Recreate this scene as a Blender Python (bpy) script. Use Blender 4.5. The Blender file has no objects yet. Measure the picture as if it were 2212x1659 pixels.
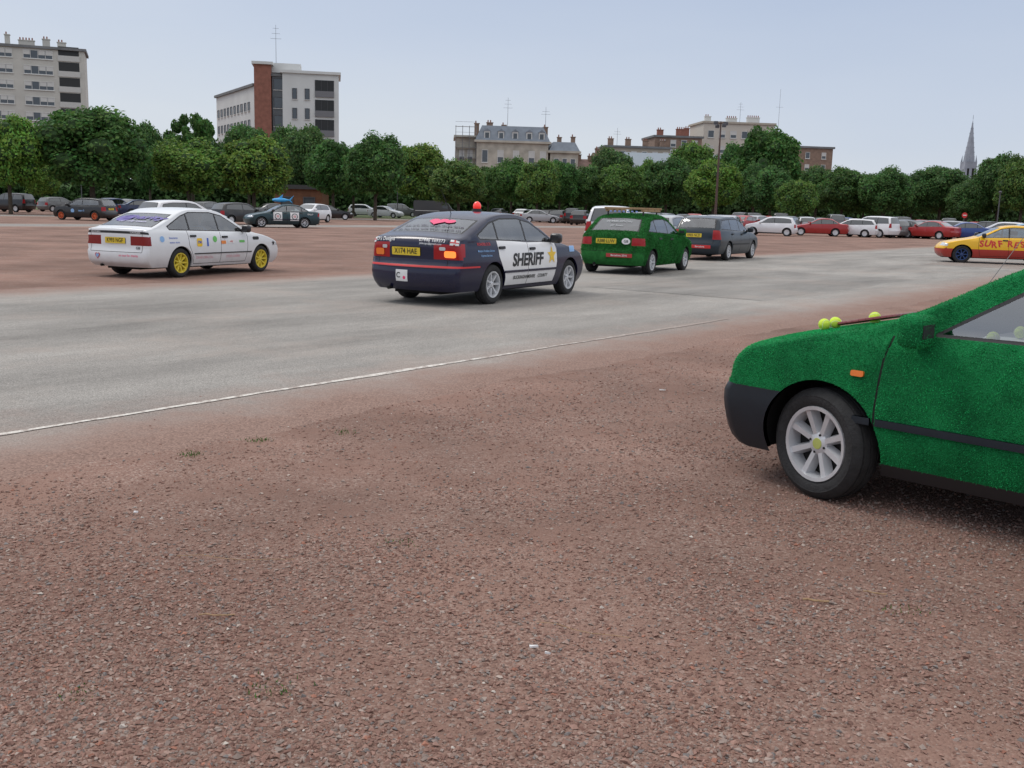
import bpy, bmesh, math, random
import numpy as np
from mathutils import Vector, Matrix
from mathutils.geometry import delaunay_2d_cdt
random.seed(7); np.random.seed(7)
RNG=np.random.default_rng(11)
scene=bpy.context.scene
COL=scene.collection
pi=math.pi
EYE=1.5
# ------------------------------------------------------------------ materials
MATS={}
def newmat(name):
    m=bpy.data.materials.new(name); m.use_nodes=True
    nt=m.node_tree; b=nt.nodes.get('Principled BSDF'); return m,nt,b
def M(name,col,rough=.5,metal=0,var=0,scale=8,bump=0,bscale=60,coat=0,emis=0,spec=.5):
    if name in MATS: return MATS[name]
    m,nt,b=newmat(name); c=tuple(col[:3])+(1,)
    b.inputs['Base Color'].default_value=c; b.inputs['Roughness'].default_value=rough
    b.inputs['Metallic'].default_value=metal; b.inputs['Coat Weight'].default_value=coat
    b.inputs['Coat Roughness'].default_value=.06; b.inputs['Specular IOR Level'].default_value=spec
    tc=nt.nodes.new('ShaderNodeTexCoord')
    n=nt.nodes.new('ShaderNodeTexNoise'); n.inputs['Scale'].default_value=scale; n.inputs['Detail'].default_value=6
    nt.links.new(tc.outputs['Object'],n.inputs['Vector'])
    v=max(var,.06)
    mr=nt.nodes.new('ShaderNodeMapRange'); mr.inputs[1].default_value=.3; mr.inputs[2].default_value=.7
    mr.inputs[3].default_value=1-v; mr.inputs[4].default_value=1+v
    nt.links.new(n.outputs['Fac'],mr.inputs[0])
    mx=nt.nodes.new('ShaderNodeVectorMath'); mx.operation='SCALE'; mx.inputs[0].default_value=c[:3]
    nt.links.new(mr.outputs[0],mx.inputs['Scale']); nt.links.new(mx.outputs[0],b.inputs['Base Color'])
    if bump:
        n2=nt.nodes.new('ShaderNodeTexNoise'); n2.inputs['Scale'].default_value=bscale; n2.inputs['Detail'].default_value=4
        nt.links.new(tc.outputs['Object'],n2.inputs['Vector'])
        bp=nt.nodes.new('ShaderNodeBump'); bp.inputs['Strength'].default_value=bump; bp.inputs['Distance'].default_value=.02
        nt.links.new(n2.outputs['Fac'],bp.inputs['Height']); nt.links.new(bp.outputs[0],b.inputs['Normal'])
    if emis:
        b.inputs['Emission Color'].default_value=c; b.inputs['Emission Strength'].default_value=emis
    MATS[name]=m; return m
def paint(name,col,rough=.28,objcol=False,dirt=.35,coat=.35):
    if name in MATS: return MATS[name]
    m,nt,b=newmat(name)
    N=nt.nodes.new; L=nt.links.new
    tc=N('ShaderNodeTexCoord'); n=N('ShaderNodeTexNoise'); n.inputs['Scale'].default_value=5; n.inputs['Detail'].default_value=8
    L(tc.outputs['Object'],n.inputs['Vector'])
    sp=N('ShaderNodeSeparateXYZ'); L(tc.outputs['Object'],sp.inputs[0])
    mr=N('ShaderNodeMapRange'); mr.inputs[1].default_value=.75; mr.inputs[2].default_value=.15; mr.inputs[3].default_value=.06; mr.inputs[4].default_value=1
    L(sp.outputs['Z'],mr.inputs[0])
    mu=N('ShaderNodeMath'); mu.operation='MULTIPLY'; L(mr.outputs[0],mu.inputs[0]); L(n.outputs['Fac'],mu.inputs[1])
    mu2=N('ShaderNodeMath'); mu2.operation='MULTIPLY'; L(mu.outputs[0],mu2.inputs[0]); mu2.inputs[1].default_value=dirt*1.6
    mix=N('ShaderNodeMix'); mix.data_type='RGBA'; L(mu2.outputs[0],mix.inputs[0])
    if objcol:
        oi=N('ShaderNodeObjectInfo'); L(oi.outputs['Color'],mix.inputs[6])
    else: mix.inputs[6].default_value=tuple(col[:3])+(1,)
    mix.inputs[7].default_value=(.2,.13,.1,1)
    g=N('ShaderNodeNewGeometry'); mix2=N('ShaderNodeMix'); mix2.data_type='RGBA'
    L(g.outputs['Backfacing'],mix2.inputs[0]); L(mix.outputs[2],mix2.inputs[6]); mix2.inputs[7].default_value=(.05,.05,.055,1)
    L(mix2.outputs[2],b.inputs['Base Color'])
    ra=N('ShaderNodeMath'); ra.operation='MULTIPLY_ADD'; L(mu2.outputs[0],ra.inputs[0]); ra.inputs[1].default_value=.8; ra.inputs[2].default_value=rough
    L(ra.outputs[0],b.inputs['Roughness'])
    b.inputs['Coat Weight'].default_value=coat; b.inputs['Coat Roughness'].default_value=.05
    MATS[name]=m; return m
def glass(name,tint=(.45,.5,.5),refl=.14):
    if name in MATS: return MATS[name]
    m,nt,b=newmat(name); nt.nodes.remove(b)
    N=nt.nodes.new; L=nt.links.new; out=[x for x in nt.nodes if x.type=='OUTPUT_MATERIAL'][0]
    t=N('ShaderNodeBsdfTransparent'); t.inputs[0].default_value=tint+(1,)
    g=N('ShaderNodeBsdfGlossy'); g.inputs['Roughness'].default_value=.04; g.inputs[0].default_value=(.95,.97,1,1)
    f=N('ShaderNodeFresnel'); f.inputs[0].default_value=1.5
    tc=N('ShaderNodeTexCoord'); no=N('ShaderNodeTexNoise'); no.inputs['Scale'].default_value=3; L(tc.outputs['Object'],no.inputs['Vector'])
    a=N('ShaderNodeMath'); a.operation='MULTIPLY_ADD'; L(no.outputs['Fac'],a.inputs[0]); a.inputs[1].default_value=.06; a.inputs[2].default_value=refl-.03
    ad=N('ShaderNodeMath'); ad.operation='ADD'; L(f.outputs[0],ad.inputs[0]); L(a.outputs[0],ad.inputs[1])
    mx=N('ShaderNodeMixShader'); L(ad.outputs[0],mx.inputs[0]); L(t.outputs[0],mx.inputs[1]); L(g.outputs[0],mx.inputs[2])
    L(mx.outputs[0],out.inputs[0]); MATS[name]=m; return m
def attrmat(name,rough=.8,objcol=False,mul=1.0,trans=0):
    if name in MATS: return MATS[name]
    m,nt,b=newmat(name); N=nt.nodes.new; L=nt.links.new
    a=N('ShaderNodeVertexColor'); a.layer_name='Col'
    src=a.outputs[0]
    if objcol:
        oi=N('ShaderNodeObjectInfo'); mx=N('ShaderNodeMix'); mx.data_type='RGBA'; mx.blend_type='MULTIPLY'; mx.inputs[0].default_value=1
        L(src,mx.inputs[6]); L(oi.outputs['Color'],mx.inputs[7]); src=mx.outputs[2]
    L(src,b.inputs['Base Color']); b.inputs['Roughness'].default_value=rough; b.inputs['Specular IOR Level'].default_value=.25
    if trans:
        out=[x for x in nt.nodes if x.type=='OUTPUT_MATERIAL'][0]
        t=N('ShaderNodeBsdfTranslucent'); L(src,t.inputs[0]); mx=N('ShaderNodeMixShader'); mx.inputs[0].default_value=trans
        L(b.outputs[0],mx.inputs[1]); L(t.outputs[0],mx.inputs[2]); L(mx.outputs[0],out.inputs[0])
    MATS[name]=m; return m
# ------------------------------------------------------------------ mesh helpers
def fastmesh(name,V,F,mats=(),cols=None,smooth=False):
    V=np.asarray(V,dtype=np.float32).reshape(-1,3); F=np.asarray(F,dtype=np.int32); n,k=F.shape
    me=bpy.data.meshes.new(name); me.vertices.add(len(V)); me.vertices.foreach_set('co',V.ravel())
    me.loops.add(n*k); me.loops.foreach_set('vertex_index',F.ravel())
    me.polygons.add(n); me.polygons.foreach_set('loop_start',np.arange(0,n*k,k,dtype=np.int32))
    me.update(calc_edges=True)
    me.polygons.foreach_set('use_smooth',np.full(n,smooth))
    for m in mats: me.materials.append(m)
    if cols is not None:
        c=np.ones((len(V),4),dtype=np.float32); c[:,:3]=cols
        at=me.color_attributes.new('Col','FLOAT_COLOR','POINT'); at.data.foreach_set('color',c.ravel())
    return me
def link(ob,parent=None):
    COL.objects.link(ob)
    if parent is not None: ob.parent=parent
    return ob
def top(ob,label,cat,group=None):
    ob['label']=label; ob['category']=cat
    if group: ob['group']=group
    return ob
class Geo:
    def __init__(s): s.V=[];s.F=[];s.I=[];s.N=[];s.n=0;s.mats=[]
    def mi(s,m):
        if m not in s.mats: s.mats.append(m)
        return s.mats.index(m)
    def add(s,V,F,mat,N=None):
        V=np.asarray(V,float).reshape(-1,3)
        i=s.mi(mat); s.V.append(V); 
        for f in F: s.F.append(tuple(int(a)+s.n for a in f)); s.I.append(i)
        s.N.append(np.asarray(N,float) if N is not None else np.zeros((len(V),3))); s.n+=len(V)
    def mesh(s,name,custom=False,angle=35):
        V=np.concatenate(s.V); me=bpy.data.meshes.new(name)
        me.from_pydata(V.tolist(),[],s.F)
        for m in s.mats: me.materials.append(m)
        me.polygons.foreach_set('material_index',np.array(s.I,dtype=np.int32))
        me.polygons.foreach_set('use_smooth',np.ones(len(s.F),dtype=bool))
        if not custom: me.set_sharp_from_angle(angle=math.radians(angle))
        me.update()
        if custom:
            me.normals_split_custom_set_from_vertices(np.concatenate(s.N).tolist())
        return me
class Marks:
    # every piece of lettering or sticker becomes a part of its own
    def __init__(s,g): s.g=g; s.k='sticker'; s.c=0
    def add(s,V,F,mat,N=None): s.c+=1; s.g('%s|m%d'%(s.k,s.c)).add(V,F,mat,N)
def box(g,x0,x1,y0,y1,z0,z1,mat,bev=0):
    if bev<=0:
        V=[(x,y,z) for x in(x0,x1) for y in(y0,y1) for z in(z0,z1)]
        F=[(0,1,3,2),(4,6,7,5),(0,4,5,1),(2,3,7,6),(0,2,6,4),(1,5,7,3)]
        g.add(V,F,mat)
    else:
        bm=bmesh.new(); bmesh.ops.create_cube(bm,size=1)
        for v in bm.verts: v.co=Vector(((x0+x1)/2+v.co.x*(x1-x0),(y0+y1)/2+v.co.y*(y1-y0),(z0+z1)/2+v.co.z*(z1-z0)))
        bmesh.ops.bevel(bm,geom=bm.edges[:],offset=bev,segments=3,profile=.5,affect='EDGES')
        bm.verts.index_update(); g.add([v.co[:] for v in bm.verts],[[v.index for v in f.verts] for f in bm.faces],mat); bm.free()
def cyl(g,p0,p1,r0,r1,mat,n=8,caps=True):
    p0=Vector(p0);p1=Vector(p1); d=(p1-p0).normalized(); a=d.orthogonal().normalized(); b=d.cross(a)
    V=[];F=[]
    for p,r in((p0,r0),(p1,r1)):
        for i in range(n):
            t=2*pi*i/n; V.append(p+(a*math.cos(t)+b*math.sin(t))*r)
    for i in range(n): j=(i+1)%n; F.append((i,j,n+j,n+i))
    if caps: F.append(tuple(range(n))[::-1]); F.append(tuple(range(n,2*n)))
    g.add([v[:] for v in V],F,mat)
def ball(g,c,r,mat,sc=(1,1,1),n=12):
    V=[];F=[]; m=n//2+1
    for i in range(m+1):
        ph=pi*i/m
        for j in range(n):
            th=2*pi*j/n; V.append((c[0]+r*sc[0]*math.sin(ph)*math.cos(th),c[1]+r*sc[1]*math.sin(ph)*math.sin(th),c[2]+r*sc[2]*math.cos(ph)))
    for i in range(m):
        for j in range(n):
            k=(j+1)%n; F.append((i*n+j,(i+1)*n+j,(i+1)*n+k,i*n+k))
    g.add(V,F,mat)
def pip(x,y,poly):
    poly=np.asarray(poly); ins=np.zeros(len(x),bool); n=len(poly); j=n-1
    for i in range(n):
        xi,yi=poly[i];xj,yj=poly[j]
        if yi!=yj:
            c=((yi>y)!=(yj>y))&(x<(xj-xi)*(y-yi)/(yj-yi)+xi); ins^=c
        j=i
    return ins
def dens(poly,res):
    out=[]; n=len(poly)
    for i in range(n):
        a=np.array(poly[i],float);b=np.array(poly[(i+1)%n],float); k=max(1,int(np.linalg.norm(b-a)/res))
        for t in range(k): out.append(a+(b-a)*t/k)
    return np.array(out)
def tri2d(boundary,polys,res):
    pts=[];edges=[]
    def loop(P):
        o=len(pts); pts.extend([tuple(p) for p in P]); m=len(P)
        edges.extend([(o+i,o+(i+1)%m) for i in range(m)])
    loop(boundary)
    for p in polys: loop(dens(p,res*1.2))
    B=np.array(boundary); x0,y0=B.min(0);x1,y1=B.max(0)
    gx,gy=np.meshgrid(np.arange(x0+res/2,x1,res),np.arange(y0+res/2,y1,res)); gx=gx.ravel();gy=gy.ravel()
    k=pip(gx,gy,B); gx=gx[k];gy=gy[k]
    A=np.array(pts); 
    if len(gx):
        d=np.min((gx[:,None]-A[None,:,0])**2+(gy[:,None]-A[None,:,1])**2,axis=1); k=d>(res*.45)**2
        pts.extend(zip(gx[k],gy[k]))
    r=delaunay_2d_cdt([Vector(p) for p in pts],edges,[],0,1e-5,False)
    V=np.array([v[:] for v in r[0]]); T=np.array([f for f in r[2] if len(f)==3]); 
    c=V[T].mean(1); k=pip(c[:,0],c[:,1],B); return V,T[k],c[k]
def clipx(poly,xa,xb):
    def half(P,f,x):
        out=[]
        for i in range(len(P)):
            a=P[i];b=P[(i+1)%len(P)]; ia=f*(a[0]-x)>=0; ib=f*(b[0]-x)>=0
            if ia: out.append(a)
            if ia!=ib:
                t=(x-a[0])/(b[0]-a[0]); out.append((x,a[1]+t*(b[1]-a[1])))
        return out
    P=half([tuple(p) for p in poly],1,min(xa,xb)); return half(P,-1,max(xa,xb)) if P else []
def inset(poly,d):
    P=np.array(poly,float); n=len(P); area=.5*sum(P[i][0]*P[(i+1)%n][1]-P[(i+1)%n][0]*P[i][1] for i in range(n)); sg=1 if area>0 else -1
    out=[]
    for i in range(n):
        a=P[i-1];b=P[i];c=P[(i+1)%n]; e1=(b-a)/np.linalg.norm(b-a); e2=(c-b)/np.linalg.norm(c-b)
        n1=np.array([-e1[1],e1[0]])*sg; n2=np.array([-e2[1],e2[0]])*sg; m=n1+n2; m/=max(1e-6,np.linalg.norm(m)); 
        out.append(tuple(b+m*d/max(.4,m.dot(n1))))
    return out
def strokepoly(pts,w):
    P=np.array(pts,float); L=[];R=[]
    for i in range(len(P)):
        a=P[max(0,i-1)];b=P[min(len(P)-1,i+1)]; t=(b-a)/np.linalg.norm(b-a); n=np.array([-t[1],t[0]])*w/2
        L.append(tuple(P[i]+n));R.append(tuple(P[i]-n))
    return L+R[::-1]
TXT={}
def textgeo(s,size,bold=0,xs=1.0):
    key=(s,size,bold,xs)
    if key in TXT: return TXT[key]
    cu=bpy.data.curves.new('t','FONT'); cu.body=s; cu.size=size; cu.offset=bold*size; cu.align_x='CENTER'; cu.align_y='CENTER'; cu.resolution_u=3
    ob=bpy.data.objects.new('t',cu); COL.objects.link(ob); dg=bpy.context.evaluated_depsgraph_get(); dg.update()
    me=bpy.data.meshes.new_from_object(ob.evaluated_get(dg)); bm=bmesh.new(); bm.from_mesh(me)
    bmesh.ops.triangulate(bm,faces=bm.faces[:])
    for _ in range(2):
        le=[e for e in bm.edges if e.calc_length()>.09]
        if le: bmesh.ops.subdivide_edges(bm,edges=le,cuts=1); bmesh.ops.triangulate(bm,faces=bm.faces[:])
    bm.verts.index_update()
    V=np.array([v.co[:2] for v in bm.verts]).reshape(-1,2)*np.array([xs,1]); F=[[v.index for v in f.verts] for f in bm.faces]
    bm.free(); bpy.data.meshes.remove(me); bpy.data.objects.remove(ob); bpy.data.curves.remove(cu)
    TXT[key]=(V,F); return V,F
# ------------------------------------------------------------------ car surface
class Surf:
    def __init__(s,sp):
        s.sp=sp; s.L=sp['L']; s.W=sp['W']/2
        P=np.array([list(p)+[i] for i,p in enumerate(sp['prof'])],float)
        out=[P[0]]
        for i in range(1,len(P)-1):
            a,b,c=P[i-1],P[i],P[i+1]; l1=np.linalg.norm((b-a)[:2]);l2=np.linalg.norm((c-b)[:2])
            ca=np.dot((b-a)[:2],(c-b)[:2])/(l1*l2); cap=.3 if ca>.9 else sp.get('cap',.11)
            d1=min(.45*l1,cap);d2=min(.45*l2,cap); p=b+(a-b)*d1/l1; q=b+(c-b)*d2/l2
            for t in np.linspace(0,1,6): out.append(p*(1-t)**2+b*2*t*(1-t)+q*t*t)
        out.append(P[-1]); P=np.array(out)
        d=np.r_[0,np.cumsum(np.linalg.norm(np.diff(P[:,:2],axis=0),axis=1))]
        k=np.r_[True,np.diff(d)>1e-6]; s.P=P[k]; s.s=d[k]; s.S=d[-1]
    def at(s,t): return [np.interp(t,s.s,s.P[:,i]) for i in range(5)]
    def ks(s,k): return float(np.interp(k,s.P[:,5],s.s))
    def Y(s,x,z):
        sp=s.sp; x=np.asarray(x,float); z=np.asarray(z,float)
        u=np.abs(x)/(s.L/2); y=s.W*(1-sp.get('tf',.10)*np.clip(u,0,1.1)**4)
        zb=sp['belt']+sp.get('bs',-.03)*x; h=np.clip(z-zb,0,None)
        t=np.clip((z-(zb-.04))/.07,0,1); y=y-.022*t*t*(3-2*t)
        y=y-h*sp.get('tum',.3)-.22*h*h
        y=y-.08*np.clip((.5-z)/.3,0,1.2)**2-.05*np.clip((z-.6)/.35,0,1)**2
        return y
    def Ye(s,t):
        x,z,dx,dz,ry=s.at(t); return s.Y(x+dx,z+dz)-ry
    def Wm(s,t):
        ry=s.at(t)[4]; return s.Ye(t)+ry*pi/2
    def _strip(s,t,w):
        x,z,dx,dz,ry=s.at(t); Ye=s.Y(x+dx,z+dz)-ry; a=np.abs(w); sg=np.sign(w)
        tau=np.clip(a/Ye,0,1); ph=np.clip((a-Ye)/ry,0,pi/2)
        f=.42*tau**2+.58*(1-np.cos(ph)); y=np.where(a<=Ye,a,Ye+ry*np.sin(ph))
        return np.stack([x+dx*f,sg*y,z+dz*f],-1)
    def strip(s,t,w,off=0):
        t=np.asarray(t,float);w=np.asarray(w,float); e=.004
        p=s._strip(t,w)
        lim=s.Wm(t)-1e-4; w2=np.clip(w,-lim+e,lim-e); t2=np.clip(t,e*2,s.S-e*2)
        dw=s._strip(t2,w2+e)-s._strip(t2,w2-e); ds=s._strip(t2+2*e,w2)-s._strip(t2-2*e,w2)
        n=np.cross(dw,ds); n/=np.maximum(1e-9,np.linalg.norm(n,axis=-1,keepdims=True)); return p+n*off,n
    def side(s,x,z,sg,off=0):
        x=np.asarray(x,float);z=np.asarray(z,float); e=.008; y=s.Y(x,z)
        gx=(s.Y(x+e,z)-s.Y(x-e,z))/(2*e); gz=(s.Y(x,z+e)-s.Y(x,z-e))/(2*e)
        n=np.stack([-gx,np.full_like(gx,sg),-gz],-1); n/=np.linalg.norm(n,axis=-1,keepdims=True)
        return np.stack([x,sg*y,z],-1)+n*off,n
    def rear_s(s,z):
        k0=s.sp['rw'][0]-.4; m=s.P[:,5]>=k0; zz=np.minimum.accumulate(s.P[m,1]-np.arange(m.sum())*1e-6); ss=s.s[m]
        return np.interp(z,zz[::-1],ss[::-1])
    def mside(s,x0,z0,sg): return lambda a,b,o: s.side(x0+(a if sg<0 else -a),z0+b,sg,o)
    def mrear(s,y0,z0): return lambda a,b,o: s.strip(s.rear_s(z0+b),y0-a,o)
    def mtop(s,t0,y0): return lambda a,b,o: s.strip(t0-b,y0-a,o)
def orient(V,T,N):
    T=np.asarray(T)
    if len(T)==0: return T
    fn=np.cross(V[T[:,1]]-V[T[:,0]],V[T[:,2]]-V[T[:,0]]); k=(fn*N[T].mean(1)).sum(1)<0; T=T.copy(); T[k]=T[k][:,::-1]; return T
def slab(g,poly,fmap,off,mat,res=.08,thick=True):
    if isinstance(g,Marks): g.k='sticker'; thick=False
    V,T,c=tri2d(dens(poly,res),[],res); p,n=fmap(V[:,0],V[:,1],off); T=orient(p,T,n); g.add(p,T,mat,n)
    if thick:
        B=dens(poly,res); a,n=fmap(B[:,0],B[:,1],off); b,_=fmap(B[:,0],B[:,1],-.01); m=len(B)
        nn=a-a.mean(0); nn/=np.linalg.norm(nn,axis=1,keepdims=True)
        g.add(np.r_[a,b],[(i,(i+1)%m,m+(i+1)%m,m+i) for i in range(m)],mat,np.r_[nn,nn])
def rect(x0,x1,y0,y1): return [(x0,y0),(x1,y0),(x1,y1),(x0,y1)]
def rrect(w,h,r=.02):
    out=[]
    for cx,cy,a0 in((w/2-r,h/2-r,0),(-w/2+r,h/2-r,90),(-w/2+r,-h/2+r,180),(w/2-r,-h/2+r,270)):
        for t in(0,30,60,90): a=math.radians(a0+t); out.append((cx+r*math.cos(a),cy+r*math.sin(a)))
    return out
def circ(r,n=20,rx=None): return [((rx or r)*math.cos(2*pi*i/n),r*math.sin(2*pi*i/n)) for i in range(n)]
def star(r,n=5,q=.42): return [((r if i%2==0 else r*q)*math.sin(pi*i/n),(r if i%2==0 else r*q)*math.cos(pi*i/n)) for i in range(2*n)]
def heart(r): return [(r*16*math.sin(t)**3/16,r*(13*math.cos(t)-5*math.cos(2*t)-2*math.cos(3*t)-math.cos(4*t))/16) for t in [i*2*pi/24 for i in range(24)]]
def dtext(g,s,size,fmap,mat,off=.006,bold=.01,xs=1.0,dx=0,dy=0,slant=0):
    if isinstance(g,Marks): g.k='lettering'
    V,F=textgeo(s,size,bold,xs)
    if len(V)==0: return
    p,n=fmap(V[:,0]+dx+slant*V[:,1],V[:,1]+dy,off); F=orient(p,F,n); g.add(p,F,mat,n)
BLK=M('black_trim',(.018,.018,.02),.55); RUB=M('tyre_rubber',(.022,.022,.023),.85,var=.3,scale=20,bump=.3,bscale=80)
DARK=M('dark_void',(.008,.008,.008),.9); SEAT=M('seat_cloth',(.06,.065,.075),.9,var=.2,scale=40)
SILV=M('alloy_silver',(.58,.59,.61),.32,metal=.3,var=.1); REDL=M('red_lens',(.34,.006,.008),.2,coat=.15,spec=.4)
ORL=M('orange_lens',(.85,.2,.02),.2,coat=.3); WLENS=M('clear_lens',(.6,.62,.65),.1,metal=.3,coat=.8)
LIT=M('lit_lamp',(1,.22,.04),.3,emis=1.2); YPL=M('yellow_plate',(.75,.55,.04),.4); WHITE=M('white_vinyl',(.75,.75,.75),.4)
BLACKV=M('black_vinyl',(.012,.012,.012),.45); REDV=M('red_vinyl',(.6,.03,.03),.4); BLUEV=M('blue_vinyl',(.05,.12,.5),.4)
YELV=M('yellow_vinyl',(.85,.55,.03),.4); PINKV=M('pink_vinyl',(.8,.06,.18),.4); LBLUE=M('lightblue_vinyl',(.25,.45,.75),.4); GREENV=M('green_vinyl',(.15,.5,.12),.4)
PALEV=M('pale_window_text',(.42,.45,.46),.4)
GL=glass('car_glass'); GLP=glass('car_glass_pale',(.72,.76,.76),.2); GLO=M('opaque_glass',(.03,.036,.04),.06,coat=1,spec=.9)
def wheelgeo(gt,gr,c,sg,R,rr,wd,nsp,rim,steer=0,cap=None,n=40,lod=False,broad=1.0):
    h=wd/2
    prof=[(-h*.8,rr),(-h,rr+.03),(-h*1.02,R-.04),(-h*.8,R-.008),(-h*.62,R),(-h*.6,R-.008),(-h*.5,R-.008),(-h*.48,R+.001),(-h*.06,R+.002),(-h*.04,R-.008),(h*.04,R-.008),(h*.06,R+.002),(h*.48,R+.001),(h*.5,R-.008),(h*.6,R-.008),(h*.62,R),(h*.8,R-.008),(h*1.02,R-.04),(h*1.03,(R+rr)/2+.01),(h*1.01,(R+rr)/2+.006),(h*1.02,(R+rr)/2),(h,rr+.025),(h*.9,rr+.008),(h*.8,rr)]
    if lod: prof=[(-h,rr),(-h,R-.02),(-h*.7,R),(h*.7,R),(h,R-.02),(h*.95,rr)]; n=16
    st=math.radians(steer); cs,sn=math.cos(st),math.sin(st)
    def T(V):
        V=np.asarray(V,float).reshape(-1,3)
        if sg<0: V=V*np.array([-1,-1,1])
        x=V[:,0]*cs-V[:,1]*sn; y=V[:,0]*sn+V[:,1]*cs
        return np.stack([x+c[0],y+c[1],V[:,2]+c[2]],-1)
    def lathe(g,prof,mat):
        V=[];F=[];m=len(prof)
        for i in range(n):
            a=2*pi*i/n
            for y,r in prof: V.append((r*math.cos(a),y,r*math.sin(a)))
        for i in range(n):
            j=(i+1)%n
            for k in range(m-1): F.append((i*m+k,i*m+k+1,j*m+k+1,j*m+k))
        g.add(T(V),F,mat)
    lathe(gt,prof,RUB)
    if lod:
        lathe(gr,[(h*.8,rr),(h*.7,.001)],rim); return
    lathe(gr,[(h*.85,rr+.004),(h*.97,rr+.003),(h*.95,rr-.016),(h*.6,rr-.024),(-h*.7,rr-.03),(-h*.7,.01)],rim)
    lathe(gr,[(h*.1,rr*.93),(h*.1,.01)],DARK)
    lathe(gr,[(h*.3,.068),(h*.62,.060),(h*.70,.048),(h*.72,.001)],rim)
    lathe(gr,[(h*.70,.031),(h*.74,.029),(h*.75,.001)],cap or rim)
    for k in range(4):
        a=2*pi*k/4+.3; x,z=.05*math.cos(a),.05*math.sin(a); cyl(gr,T([(x,h*.6,z)])[0],T([(x,h*.735,z)])[0],.007,.007,DARK,6)
    for i in range(nsp):
        a=2*pi*(i+.5)/nsp; w0,w1=(.026*broad,.020*broad) if nsp>6 else (.036,.032)
        V=[]
        for r,w,y0,y1 in((.04,w0*.8,h*.2,h*.66),(rr*.55,w0*.85,h*.2,h*.74),(rr-.012,w1*1.3,h*.3,h*.84)):
            V+=[(r,y0,-w*1.1),(r,y1,-w*.6),(r,y1,w*.6),(r,y0,w*1.1)]
        V=np.array(V); X=V[:,0]*math.cos(a)-V[:,2]*math.sin(a); Z=V[:,0]*math.sin(a)+V[:,2]*math.cos(a)
        F=[]
        for s0 in(0,4): F+=[(s0,s0+1,s0+5,s0+4),(s0+1,s0+2,s0+6,s0+5),(s0+2,s0+3,s0+7,s0+6)]
        F+=[(0,1,2,3),(8,9,10,11)]
        gr.add(T(np.stack([X,V[:,1],Z],-1)),F,rim)
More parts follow.
